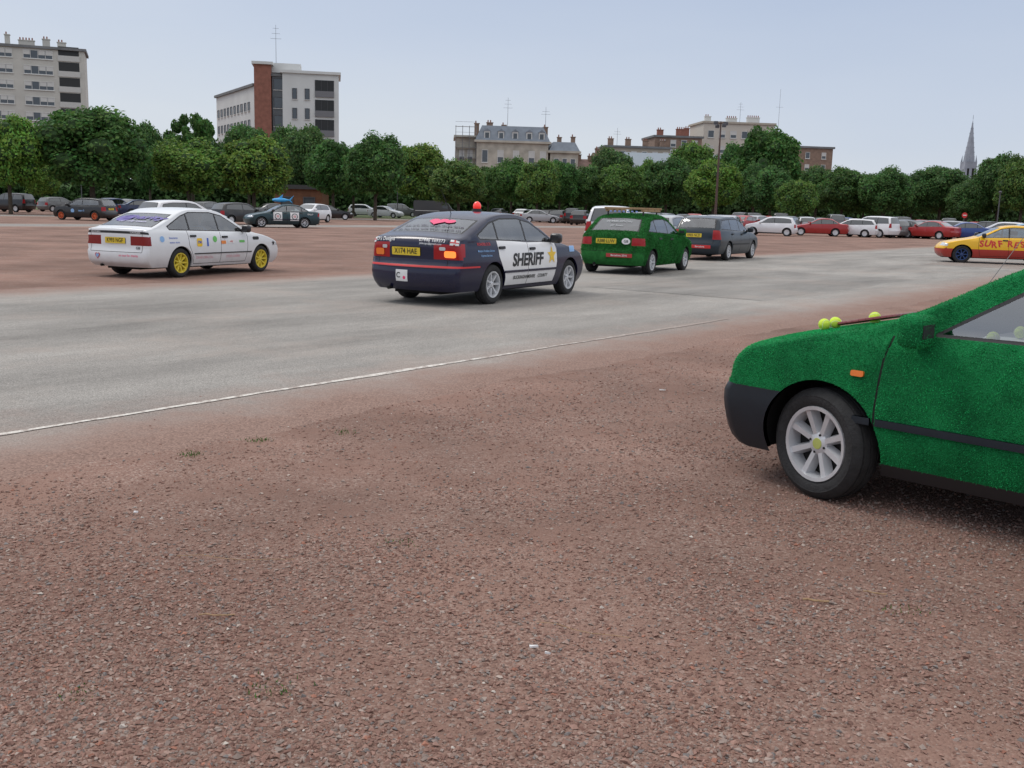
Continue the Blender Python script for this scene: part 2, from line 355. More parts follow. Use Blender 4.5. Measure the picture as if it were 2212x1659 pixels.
def build_car(sp,loc,bearing,label,cat='car',simple=False,extras=None,res=.08):
    S=Surf(sp); L=S.L; G={}; order=[]
    def g(key,name=None,parent=None,custom=True):
        if key=='lettering':
            if key not in G: G[key]=Marks(g)
            return G[key]
        if key not in G: G[key]=[Geo(),name or key.split('|')[0],parent,custom]; order.append(key)
        return G[key][0]
    pt=sp['paint']; dp=sp.get('doorpaint',pt); low=sp.get('lowpaint'); zl=sp.get('zlow',.5); bmp=sp.get('bumper',pt)
    glm=GLO if simple else sp.get('glass',GL)
    R=sp['R']; Ra=R+sp.get('gap',.045); axs=sp['ax']; az=R
    ns=max(30,int(S.S/res)); ts=np.linspace(0,S.S,ns); x,z,dx,dz,ry=S.at(ts); Q=np.stack([x+dx,z+dz],-1)
    bl=Q[-1];fl=Q[0]; m=int(abs(fl[0]-bl[0])/res); bot=[bl+(fl-bl)*t/m for t in range(1,m)]
    bnd=np.r_[Q,np.array(bot)]
    reg=[]
    for a in axs:
        reg.append(([(a+Ra*math.cos(math.radians(t)),az+Ra*math.sin(math.radians(t))) for t in range(-60,241,8)],'HOLE',None))
    dlo=sp['dlo']; pil=sp['pil']; wi=inset(dlo,.022)
    for i in range(len(pil)-1):
        wpoly=clipx(wi,pil[i]-.025,pil[i+1]+.025)
        if len(wpoly)>2: reg.append((wpoly,'side_window|%d'%i,glm))
    reg.append((dlo,'body',BLK))
    for nm,poly,mt in sp.get('sidereg',[]): reg.append((poly,nm,mt))
    if not simple:
        for ln in sp['seams']: reg.append((strokepoly(ln,.011),'body',DARK))
    if sp.get('bump_side'):
        for poly in sp['bump_side']: reg.append((poly,'bumper|%d'%(poly[0][0]>0),bmp))
    for i,poly in enumerate(sp['doors']): reg.append((poly,'door|%d'%i,dp))
    extra=[rect(-3,3,zl-.6,zl)] if low else []
    V,T,c=tri2d(bnd,[r[0] for r in reg]+extra,res)
    cls=np.full(len(T),-1)
    for i in range(len(reg)-1,-1,-1): cls[pip(c[:,0],c[:,1],reg[i][0])]=i
    for sg in(1,-1):
        p,nn=S.side(V[:,0],V[:,1],sg)
        for i in range(-1,len(reg)):
            key,mt=('body',pt) if i<0 else (reg[i][1],reg[i][2])
            if key=='HOLE': continue
            for lowp in((0,1) if low else (0,)):
                k=cls==i
                if low: k=k&((c[:,1]<zl)==bool(lowp))
                if not k.any(): continue
                t=T[k]; u,inv=np.unique(t,return_inverse=True); t=orient(p[u],inv.reshape(-1,3),nn[u])
                mm=low if (lowp and mt in(pt,dp)) else mt
                kk=key if key=='body' else key+('L' if sg>0 else 'R')
                if key.startswith('bumper'): kk=key
                g(kk).add(p[u],t,mm,nn[u])
        for ai,a in enumerate(axs):
            A=[math.radians(t) for t in range(-30,211,8)]; X=np.array([a+Ra*math.cos(t) for t in A]); Z=np.array([az+Ra*math.sin(t) for t in A])
            k=Z>.19; X=X[k];Z=Z[k]; y=S.Y(X,Z); n=len(X)
            nn2=np.stack([a-X,np.zeros(n),az-Z],-1); nn2/=np.linalg.norm(nn2,axis=1,keepdims=True)
            g('body').add(np.r_[np.stack([X,sg*y,Z],-1),np.stack([X,sg*(y-.035),Z],-1)],[(i,i+1,n+i+1,n+i) for i in range(n-1)],low or sp.get('archmat',pt),np.r_[nn2,nn2])
            r2=Ra+.03; X2=a+(X-a)*r2/Ra; Z2=az+(Z-az)*r2/Ra
            gw=g('wheel_well|%d%d'%(ai,sg),custom=False)
            gw.add(np.r_[np.stack([X2,sg*(y-.03),Z2],-1),np.stack([X2,np.full(n,sg*.42),Z2],-1)],[(i,i+1,n+i+1,n+i) for i in range(n-1)],DARK)
            gw.add(np.r_[np.stack([X2,np.full(n,sg*.42),Z2],-1),[[a,sg*.42,.19]]],[(i,i+1,n) for i in range(n-1)],DARK)
    wm=S.Wm(ts); bnd=np.r_[np.stack([ts,wm],-1)]
    e1=[(S.S,w) for w in np.linspace(wm[-1],-wm[-1],20)[1:-1]]; e0=[(0,w) for w in np.linspace(-wm[0],wm[0],20)[1:-1]]
    bnd=np.r_[bnd,np.array(e1),np.stack([ts,-wm],-1)[::-1],np.array(e0)]
    reg=[]
    def band(k0,k1,ins,f=1.0):
        s0,s1=S.ks(k0),S.ks(k1); tt=np.linspace(s0,s1,8); w=S.Ye(tt)*f-ins
        return [(a,b) for a,b in zip(tt,w)]+[(a,-b) for a,b in zip(tt[::-1],w[::-1])]
    w0,w1=sp['ws']; reg.append((band(w0+.06,w1-.06,.02),'windscreen',glm)); reg.append((band(w0+.01,w1-.01,-.01),'body',BLK))
    w0,w1=sp['rw']; reg.append((band(w0+.1,w1-.08,.05),'rear_window',glm)); reg.append((band(w0+.05,w1-.03,.015),'body',BLK))
    for (y0,y1,z0,z1,nm,mt) in sp.get('rearreg',[]):
        sa,sb=float(S.rear_s(z1)),float(S.rear_s(z0))
        for q in(1,-1):
            reg.append(([(sa,q*y0),(sa,q*y1),(sb,q*y1),(sb,q*y0)],nm+('' if nm in('body','bumper|0') else ('L' if q>0 else 'R')),mt))
    for (k0,k1,y0,y1,nm,mt) in sp.get('frontreg',[]):
        sa,sb=S.ks(k0),S.ks(k1)
        for q in(1,-1): reg.append(([(sa,q*y0),(sa,q*y1),(sb,q*y1),(sb,q*y0)],nm+('' if nm=='body' else ('L' if q>0 else 'R')),mt))
    bf,br=sp['bump_k']; reg.append((rect(-.1,S.ks(bf),-1.3,1.3),'bumper|1',bmp)); reg.append((rect(S.ks(br),S.S+.1,-1.3,1.3),'bumper|0',bmp))
    if not simple:
        lines=[]
        s0=float(S.rear_s(sp['zlid'])); s1=S.ks(br)-.01; ly=sp.get('lidw',.55)
        for q in(1,-1): lines.append([(s0,q*ly),(s1,q*ly)])
        lines.append([(s1,-ly),(s1,ly)])
        if not sp.get('nohoodseam'):
            kk=sp['ws'][0]; sh=S.ks(kk-2)
            for q in(1,-1): lines.append([(t,q*(float(S.Ye(t))-.01)) for t in np.linspace(sh,S.ks(kk-.05),8)])
            lines.append([(sh,-.6),(sh,.6)])
        for ln in lines: reg.append((strokepoly(ln,.01),'body',DARK))
    V,T,c=tri2d(bnd,[r[0] for r in reg],res)
    cls=np.full(len(T),-1)
    for i in range(len(reg)-1,-1,-1): cls[pip(c[:,0],c[:,1],reg[i][0])]=i
    p,nn=S.strip(V[:,0],V[:,1])
    for i in range(-1,len(reg)):
        k=cls==i
        if not k.any(): continue
        key,mt=('body',pt) if i<0 else (reg[i][1],reg[i][2]); t=T[k]; u,inv=np.unique(t,return_inverse=True); t=orient(p[u],inv.reshape(-1,3),nn[u])
        if low and mt is pt:
            zc=p[u][t].mean(1)[:,2]
            for q in(0,1):
                kq=(zc<zl)==bool(q)
                if kq.any(): g(key).add(p[u],t[kq],low if q else mt,nn[u])
        else: g(key).add(p[u],t,mt,nn[u])
    gu=g('underbody',custom=False); box(gu,-L/2+.25,L/2-.25,-.42,.42,.17,.32,DARK); box(gu,axs[1]+Ra+.05,axs[0]-Ra-.05,-S.W+.12,S.W-.12,.19,.33,DARK)
    cyl(gu,(-L/2+.05,.4,.24),(-L/2+.4,.4,.25),.025,.025,DARK)
    if not simple:
        xf=sp.get('xseat',-.1)
        for i,(xx,yy) in enumerate(((xf,.37),(xf,-.37))):
            gs=g('seat|%d'%i,custom=False); box(gs,xx-.22,xx+.28,yy-.24,yy+.24,.33,.52,SEAT,.05); box(gs,xx-.36,xx-.22,yy-.23,yy+.23,.48,1.0,SEAT,.05); box(gs,xx-.36,xx-.27,yy-.13,yy+.13,1.02,1.17,SEAT,.03)
        gs=g('rear_seat|0',custom=False); box(gs,xf-1.05,xf-.6,-.6,.6,.33,.5,SEAT,.05); box(gs,xf-1.2,xf-1.02,-.6,.6,.45,.95,SEAT,.05)
        gd=g('dashboard',custom=False); xc=sp['xdash']; box(gd,xc-.32,xc+.12,-.66,.66,.6,.88,sp.get('dashm',M('dash_grey',(.07,.075,.085),.7)),.05)
        gw=g('steering_wheel',custom=False)
        yy=-.37
        for i in range(16):
            a=2*pi*i/16;b=2*pi*(i+1)/16; f=lambda t:(xc-.42+.06*math.sin(t),yy+.18*math.cos(t),.83+.17*math.sin(t)); cyl(gw,f(a),f(b),.014,.014,BLK,6,False)
        cyl(gw,(xc-.42,yy,.83),(xc-.25,yy,.78),.04,.03,BLK)
    j=0
    for ai,a in enumerate(axs):
        for sg in(1,-1):
            yc=sg*(float(S.Y(a,.5))-.10-.01)
            st=sp.get('steer',0) if ai==0 else 0
            if simple: wheelgeo(g('w',custom=False),g('w',custom=False),(a,yc,R),sg,R,R*.66,.19,0,SILV,lod=True)
            else:
                g('wheel|%d'%j,custom=False)
                wheelgeo(g('tyre|%d'%j,'tyre','wheel|%d'%j,False),g('wheel|%d'%j),(a,yc,R),sg,R,sp.get('rr',.19),.19,sp.get('nsp',8),sp.get('rim',SILV),st,cap=sp.get('capm'),broad=sp.get('broad',1))
            j+=1
    mx,mz=sp['mir']
    for sg in(1,-1):
        gm=g('wing_mirror|%d'%sg,custom=False); y=float(S.Y(mx,mz)); mm=sp.get('mirm',pt)
        a,b=sorted((sg*(y+.03),sg*(y+.23))); box(gm,mx-.05,mx+.08,a,b,mz-.04,mz+.12,mm,.045); 
        a,b=sorted((sg*(y+.085),sg*(y+.20))); box(gm,mx-.054,mx-.0495,a,b,mz+.01,mz+.075,BLK)
        a,b=sorted((sg*(y-.03),sg*(y+.06))); box(gm,mx-.02,mx+.05,a,b,mz-.03,mz+.03,sp.get('mirfoot',BLK),.01)
    if not simple:
        for i,(hx,hz) in enumerate(sp['handles']):
            for sg in(1,-1):
                slab(g('door_handle|%d%d'%(i,sg),'door_handle','door|%d%s'%(i,'L' if sg>0 else 'R')),rrect(.17,.04,.012),S.mside(hx,hz,sg),.022,BLK)
        if sp.get('rub'):
            for i,(x0,x1,z0,z1,mt) in enumerate(sp['rub']):
                for sg in(1,-1):
                    slab(g('side_moulding|%d%d'%(i,sg)),rect(x0,x1,z0,z1),(lambda sg:lambda a,b,o:S.side(a,b,sg,o))(sg),.014,mt)
        pl=sp.get('plate')
        if pl:
            gp=g('number_plate'); fm=S.mrear(pl[1],pl[2]); slab(gp,rrect(.52,.118,.012),fm,.014,YPL,.05); dtext(gp,pl[0],.112,fm,BLACKV,.018,.010,.85,dy=0)
        for t in sp.get('decals',[]): t(S,g)
    if simple:
        gg=Geo()
        for k in order:
            q=G[k][0]
            off=gg.n; remap=[gg.mi(m_) for m_ in q.mats]
            for v in q.V: gg.V.append(v)
            for v in q.N: gg.N.append(v)
            gg.F+= [tuple(a+off for a in f) for f in q.F]; gg.I+=[remap[i] for i in q.I]; gg.n+=q.n
        return gg.mesh('parked_car',custom=False,angle=50)
    root=bpy.data.objects.new('car',None); COL.objects.link(root); root.empty_display_size=.2
    root.location=(loc[0],loc[1],sp.get('z0',0)); root.rotation_euler=(0,0,math.radians(90-bearing)); top(root,label,cat)
    sc=sp.get('scale',1); root.scale=(sc,sc,sc)
    obs={}
    for k in order:
        q,name,par,cu=G[k]
        if not q.V: continue
        me=q.mesh(name,custom=cu); ob=bpy.data.objects.new(name,me); COL.objects.link(ob); obs[k]=ob
    for k in order:
        if k in obs:
            par=G[k][2]; obs[k].parent=obs[par] if par in obs else root
    return root,S,obs
# ------------------------------------------------------------------ car specs
def turfmat(name,c1,c2,scale):
    m,nt,b=newmat(name); N=nt.nodes.new; Lk=nt.links.new
    tc=N('ShaderNodeTexCoord'); n=N('ShaderNodeTexNoise'); n.inputs['Scale'].default_value=scale; n.inputs['Detail'].default_value=5
    n3=N('ShaderNodeTexNoise'); n3.inputs['Scale'].default_value=6; n3.inputs['Detail'].default_value=4
    Lk(tc.outputs['Object'],n.inputs['Vector']); Lk(tc.outputs['Object'],n3.inputs['Vector'])
    ad=N('ShaderNodeMath'); ad.operation='ADD'; Lk(n.outputs['Fac'],ad.inputs[0]); Lk(n3.outputs['Fac'],ad.inputs[1])
    r=N('ShaderNodeValToRGB'); r.color_ramp.elements[0].position=.38; r.color_ramp.elements[1].position=.68
    r.color_ramp.elements[0].color=c1+(1,); r.color_ramp.elements[1].color=c2+(1,)
    h=N('ShaderNodeMath'); h.operation='MULTIPLY'; h.inputs[1].default_value=.5; Lk(ad.outputs[0],h.inputs[0]); Lk(h.outputs[0],r.inputs[0])
    Lk(r.outputs[0],b.inputs['Base Color']); b.inputs['Roughness'].default_value=.85; b.inputs['Specular IOR Level'].default_value=.2
    bp=N('ShaderNodeBump'); bp.inputs['Strength'].default_value=.8; bp.inputs['Distance'].default_value=.02; Lk(n.outputs['Fac'],bp.inputs['Height']); Lk(bp.outputs[0],b.inputs['Normal'])
    MATS[name]=m; return m
TURF=turfmat('green_turf',(.006,.13,.04),(.014,.30,.09),160); TURF2=turfmat('green_turf_dark',(.010,.075,.016),(.03,.20,.045),40)
OBJP=paint('paint_by_object',None,objcol=True,dirt=.15)
NAVY=paint('navy_paint',(.004,.006,.034),.2,dirt=.05,coat=.2); WPAINT=paint('white_paint',(.74,.76,.78),dirt=.3); SWHITE=paint('sheriff_white',(.82,.82,.82),dirt=.2)
TEAL=paint('teal_paint',(.004,.035,.045),dirt=.1); VBLUE=paint('dark_blue_paint',(.003,.014,.026),dirt=.05,coat=.2); YPAINT=paint('yellow_paint',(.85,.48,.008),dirt=.1); RPAINT=paint('red_paint',(.38,.02,.012),dirt=.15)
BPAINT=paint('black_paint',(.012,.012,.014),dirt=.1); NBUMP=M('navy_plastic',(.010,.018,.027),.4,var=.1); YRIM=M('yellow_rim',(.65,.52,.05),.4)
BRIM=M('blue_rim',(.02,.05,.16),.4); ORIM=M('orange_rim',(.6,.12,.04),.5)
golf=dict(L=4.02,W=1.70,belt=.91,bs=-.02,tum=.27,R=.30,rr=.20,gap=.05,ax=(1.19,-1.285),cap=.07,tf=.07,paint=TURF,bumper=NBUMP,archmat=BLK,mirm=TURF,mirfoot=TURF,broad=1.05,nohoodseam=True,glass=GLP,dashm=M('dash_pale',(.12,.125,.13),.7),
 prof=[(1.82,.19,-.15,0,.08),(1.885,.23,-.16,0,.09),(1.925,.42,-.17,0,.10),(1.915,.545,-.16,0,.10),(1.86,.56,-.14,0,.09),(1.845,.70,-.13,-.01,.11),(1.74,.80,-.11,-.035,.12),(1.3,.90,-.02,-.035,.11),(.92,.975,-.04,-.03,.09),(.20,1.385,-.07,-.035,.08),(-.3,1.43,0,-.05,.08),(-1.1,1.41,0,-.055,.08),(-1.62,1.34,.04,-.05,.08),(-1.9,.93,.12,0,.08),(-1.93,.6,.14,0,.08),(-2.01,.55,.2,0,.1),(-2.01,.3,.2,0,.1),(-1.9,.2,.2,0,.1)],
 ws=(8,9),rw=(12,13),bump_k=(3.7,15),dlo=[(.66,.935),(.13,1.275),(-.22,1.325),(-1.0,1.315),(-1.45,1.26),(-1.52,1.2),(-1.6,.96)],pil=[.9,-.35,-1.8],
 seams=[[(.84,.92),(.86,.80),(.88,.55),(.88,.275)],[(-.40,.93),(-.42,.275)]],doors=[[(.80,.96),(.86,.80),(.88,.55),(.88,.275),(-.42,.275),(-.40,.93)]],
 bump_side=[[(1.19,.16),(2.2,.16),(2.2,.555),(1.19,.555)],[(-2.2,.2),(-1.285,.2),(-1.285,.53),(-2.2,.53)]],sidereg=[('body',rect(.86,-.93,.15,.262),BLK)],
 rearreg=[(.5,1.3,.62,.88,'tail_light|',REDL)],frontreg=[],zlid=1.3,lidw=.6,xdash=.62,xseat=-.2,
 mir=(.66,.93),handles=[(-.27,.80)],rub=[(.865,-.41,.462,.498,NBUMP),(.99,.895,.462,.498,NBUMP),(-.88,-.43,.462,.498,NBUMP)],steer=-13,nsp=8,capm=M('tennis_cap',(.42,.46,.12),.7),plate=('GB',0,.75))
carisma=dict(L=4.475,W=1.72,belt=.93,bs=-.045,tum=.30,R=.305,rr=.20,ax=(1.39,-1.16),tf=.085,cap=.09,paint=NAVY,doorpaint=SWHITE,scale=1.02,
 prof=[(2.08,.2,-.28,0,.14),(2.21,.3,-.32,0,.16),(2.235,.5,-.32,0,.16),(2.17,.62,-.28,-.02,.14),(2.0,.75,-.18,-.05,.15),(1.5,.87,-.04,-.06,.15),(1.02,.95,-.08,-.05,.11),(.22,1.345,-.1,-.04,.08),(-.25,1.41,0,-.05,.08),(-.8,1.395,.02,-.05,.09),(-1.2,1.32,.05,-.055,.09),(-1.88,1.06,.10,-.06,.10),(-2.13,1.03,.13,-.06,.10),(-2.19,.92,.18,-.02,.11),(-2.17,.64,.20,0,.12),(-2.235,.57,.22,0,.13),(-2.235,.34,.22,0,.13),(-2.12,.22,.20,0,.13)],
 ws=(6,7),rw=(10,11),bump_k=(3,15),dlo=[(.86,.915),(.18,1.255),(-.2,1.315),(-.75,1.31),(-1.12,1.245),(-1.55,1.06),(-1.50,.985)],pil=[1.1,-.10,-.98,-1.8],
 seams=[[(.86,.91),(.88,.6),(.80,.26)],[(-.10,.93),(-.12,.26)],[(-.80,.26),(-.85,.45),(-1.02,.72),(-1.05,.96)],[(.80,.265),(-.80,.265)]],
 doors=[[(.87,.93),(.88,.6),(.80,.26),(-.12,.26),(-.10,.93)],[(-.10,.93),(-.12,.26),(-.80,.26),(-.85,.45),(-1.02,.72),(-1.05,.985)]],
 rearreg=[(.40,1.4,.70,.93,'tail_light|',REDL),(0,1.4,.575,.605,'body',REDV)],sidereg=[('tail_light|',[(-2.4,.70),(-1.93,.74),(-1.90,.93),(-2.4,.93)],REDL),('body',rect(-2.3,-1.56,.575,.60),REDV)],frontreg=[(3.0,3.9,.4,1.2,'headlight|',WLENS)],
 zlid=1.0,lidw=.62,xdash=.75,xseat=-.05,mir=(.72,.95),mirm=BPAINT,handles=[(.02,.83),(-.93,.86)],rub=[(.86,-.10,.47,.505,NAVY),(-.13,-.86,.47,.505,NAVY)],nsp=7,plate=('X174 HAE',.08,.80))
cav=dict(L=4.40,W=1.71,belt=.90,bs=-.03,tum=.28,R=.295,rr=.20,ax=(1.36,-1.24),tf=.07,cap=.05,paint=WPAINT,scale=.955,
 prof=[(2.05,.2,-.23,0,.10),(2.18,.3,-.26,0,.12),(2.20,.5,-.26,0,.12),(2.14,.57,-.24,0,.11),(2.08,.70,-.2,-.04,.12),(1.6,.84,-.04,-.05,.12),(1.02,.93,-.08,-.05,.10),(.28,1.34,-.1,-.04,.07),(-.2,1.405,0,-.04,.07),(-.85,1.385,.02,-.04,.07),(-1.15,1.31,.05,-.045,.07),(-1.98,.985,.07,-.04,.06),(-2.14,.985,.07,-.04,.06),(-2.15,.91,.09,-.01,.07),(-2.15,.57,.10,0,.08),(-2.20,.52,.14,0,.09),(-2.20,.32,.14,0,.09),(-2.08,.22,.13,0,.09)],
 ws=(6,7),rw=(10,11),bump_k=(3,15),dlo=[(.86,.90),(.2,1.25),(-.15,1.315),(-.80,1.315),(-1.08,1.24),(-1.55,1.03),(-1.50,.95)],pil=[1.1,-.02,-.92,-1.8],
 seams=[[(.86,.9),(.86,.6),(.80,.26)],[(-.02,.9),(-.04,.26)],[(-.86,.26),(-.88,.4),(-1.0,.65),(-1.02,.94)],[(.80,.265),(-.86,.265)]],
 doors=[[(.86,.91),(.86,.6),(.80,.26),(-.04,.26),(-.02,.92)],[(-.02,.92),(-.04,.26),(-.86,.26),(-.88,.4),(-1.0,.65),(-1.02,.96)]],
 rearreg=[(.38,1.4,.65,.83,'tail_light|',M('dark_red_lens',(.22,.008,.008),.25)),(0,1.4,.875,.925,'body',BLK)],sidereg=[('tail_light|',[(-2.4,.65),(-2.03,.65),(-2.03,.83),(-2.4,.83)],M('dark_red_lens',(.22,.008,.008),.25))],frontreg=[(3.2,3.9,.4,1.2,'headlight|',WLENS)],
 zlid=.96,lidw=.66,xdash=.75,xseat=-.02,mir=(.74,.93),mirm=BPAINT,handles=[(.10,.80),(-.88,.83)],rub=[(.98,-.86,.462,.482,BLK)],nsp=9,rim=YRIM,capm=YRIM,plate=('K993 NGF',0,.74))
astra=dict(L=4.05,W=1.70,belt=.92,bs=-.03,tum=.30,R=.29,rr=.185,ax=(1.23,-1.28),paint=TURF2,archmat=BLK,mirm=TURF2,mirfoot=TURF2,scale=1.02,
 prof=[(1.88,.21,-.24,0,.12),(2.0,.3,-.27,0,.14),(2.02,.5,-.27,0,.14),(1.97,.6,-.24,0,.13),(1.9,.72,-.2,-.04,.14),(1.4,.88,-.04,-.06,.15),(.9,.95,-.08,-.05,.11),(.2,1.35,-.1,-.04,.09),(-.25,1.41,0,-.05,.10),(-.85,1.40,.02,-.055,.11),(-1.28,1.34,.05,-.06,.12),(-1.80,.98,.12,-.04,.13),(-1.93,.90,.18,-.01,.14),(-1.94,.6,.19,0,.14),(-2.02,.55,.24,0,.15),(-2.02,.32,.24,0,.15),(-1.92,.22,.22,0,.14)],
 ws=(6,7),rw=(10,11),bump_k=(3,14),dlo=[(.74,.91),(.14,1.25),(-.2,1.305),(-.80,1.295),(-1.12,1.25),(-1.45,1.0)],pil=[.95,-.1,-.92,-1.8],
 seams=[[(.78,.9),(.78,.6),(.72,.26)],[(-.1,.9),(-.12,.26)],[(-.85,.3),(-.92,.6),(-.95,.95)]],
 doors=[[(.78,.92),(.78,.6),(.72,.26),(-.12,.26),(-.10,.92)],[(-.10,.92),(-.12,.26),(-.85,.26),(-.92,.6),(-.95,.95)]],
 rearreg=[(.50,1.4,.68,.86,'tail_light|',REDL)],sidereg=[('tail_light|',[(-2.3,.68),(-1.8,.68),(-1.8,.86),(-2.3,.86)],REDL)],frontreg=[(3.0,3.9,.4,1.2,'headlight|',WLENS)],
 zlid=1.28,lidw=.6,xdash=.65,xseat=-.1,mir=(.64,.95),handles=[(0,.82),(-.82,.84)],nsp=7,plate=('R380 LUW',.12,.77))
volvo=dict(L=4.48,W=1.72,belt=.93,bs=-.03,tum=.27,R=.30,rr=.195,ax=(1.36,-1.2),paint=VBLUE,
 prof=[(2.08,.2,-.26,0,.12),(2.21,.3,-.3,0,.15),(2.24,.5,-.3,0,.15),(2.18,.6,-.26,-.02,.14),(2.1,.72,-.2,-.04,.14),(1.5,.88,-.04,-.06,.15),(1.0,.95,-.08,-.05,.11),(.24,1.35,-.1,-.04,.08),(-.2,1.42,0,-.05,.08),(-1.1,1.42,.02,-.055,.08),(-1.78,1.37,.04,-.055,.08),(-2.08,1.0,.12,-.02,.10),(-2.13,.9,.18,0,.12),(-2.14,.62,.2,0,.12),(-2.24,.56,.25,0,.14),(-2.24,.34,.25,0,.14),(-2.12,.22,.22,0,.12)],
 ws=(6,7),rw=(10,11),bump_k=(3,14),dlo=[(.84,.91),(.2,1.265),(-.15,1.33),(-1.0,1.325),(-1.62,1.29),(-1.86,1.03),(-1.84,1.0)],pil=[1.05,-.08,-.95,-2.0],
 seams=[[(.84,.9),(.84,.6),(.78,.26)],[(-.08,.9),(-.1,.26)],[(-.82,.26),(-.9,.5),(-1.0,.7),(-1.02,.95)]],
 doors=[[(.84,.92),(.84,.6),(.78,.26),(-.10,.26),(-.08,.93)],[(-.08,.93),(-.10,.26),(-.82,.26),(-.9,.5),(-1.0,.7),(-1.02,.96)]],
 rearreg=[(.56,1.4,.68,.98,'tail_light|',REDL)],sidereg=[('tail_light|',[(-2.4,.68),(-2.0,.68),(-1.96,.98),(-2.4,.98)],REDL)],frontreg=[(3.0,3.9,.4,1.2,'headlight|',WLENS)],
 zlid=1.3,lidw=.6,xdash=.72,xseat=-.05,mir=(.72,.95),handles=[(.03,.83),(-.9,.85)],rub=[(.86,-.86,.50,.55,BLK)],nsp=7,plate=('R903 NCD',.05,.80))
saloon=dict(carisma); 
saloon.update(scale=1,prof=[(2.08,.2,-.28,0,.14),(2.21,.3,-.32,0,.16),(2.235,.5,-.32,0,.16),(2.17,.60,-.28,-.02,.14),(2.05,.72,-.18,-.05,.15),(1.5,.84,-.04,-.06,.15),(.95,.92,-.08,-.05,.11),(.2,1.32,-.1,-.04,.08),(-.25,1.38,0,-.05,.09),(-.75,1.36,.02,-.055,.1),(-1.0,1.30,.05,-.06,.1),(-1.55,.99,.10,-.07,.12),(-2.12,.96,.14,-.07,.12),(-2.20,.88,.22,-.02,.13),(-2.17,.64,.24,0,.14),(-2.235,.57,.27,0,.15),(-2.235,.34,.27,0,.15),(-2.12,.22,.24,0,.14)],
 dlo=[(.80,.90),(.16,1.235),(-.2,1.29),(-.7,1.28),(-.98,1.21),(-1.36,1.0),(-1.33,.95)],belt=.91)
suv=dict(L=4.5,W=1.8,belt=1.02,bs=-.02,tum=.22,R=.33,ax=(1.38,-1.25),paint=OBJP,
 prof=[(2.05,.25,-.26,0,.12),(2.2,.35,-.3,0,.15),(2.23,.6,-.28,0,.15),(2.18,.75,-.24,-.02,.14),(2.05,.92,-.18,-.04,.14),(1.5,1.04,-.04,-.06,.15),(1.05,1.1,-.08,-.05,.11),(.35,1.6,-.1,-.04,.08),(0,1.68,0,-.05,.08),(-1.1,1.68,.02,-.055,.08),(-1.95,1.63,.04,-.055,.08),(-2.15,1.08,.12,-.02,.10),(-2.18,.9,.18,0,.12),(-2.18,.7,.2,0,.12),(-2.24,.62,.25,0,.14),(-2.24,.4,.25,0,.14),(-2.12,.27,.22,0,.12)],
 ws=(6,7),rw=(10,11),bump_k=(3,14),dlo=[(.88,1.05),(.3,1.5),(0,1.58),(-1.0,1.58),(-1.8,1.54),(-1.95,1.12)],pil=[1.05,-.02,-.95,-2.0],seams=[],doors=[],rearreg=[(.6,1.4,.8,1.15,'tail_light|',REDL)],
 frontreg=[(3.0,3.9,.4,1.2,'headlight|',WLENS)],zlid=1.4,mir=(.8,1.05),xdash=.75)
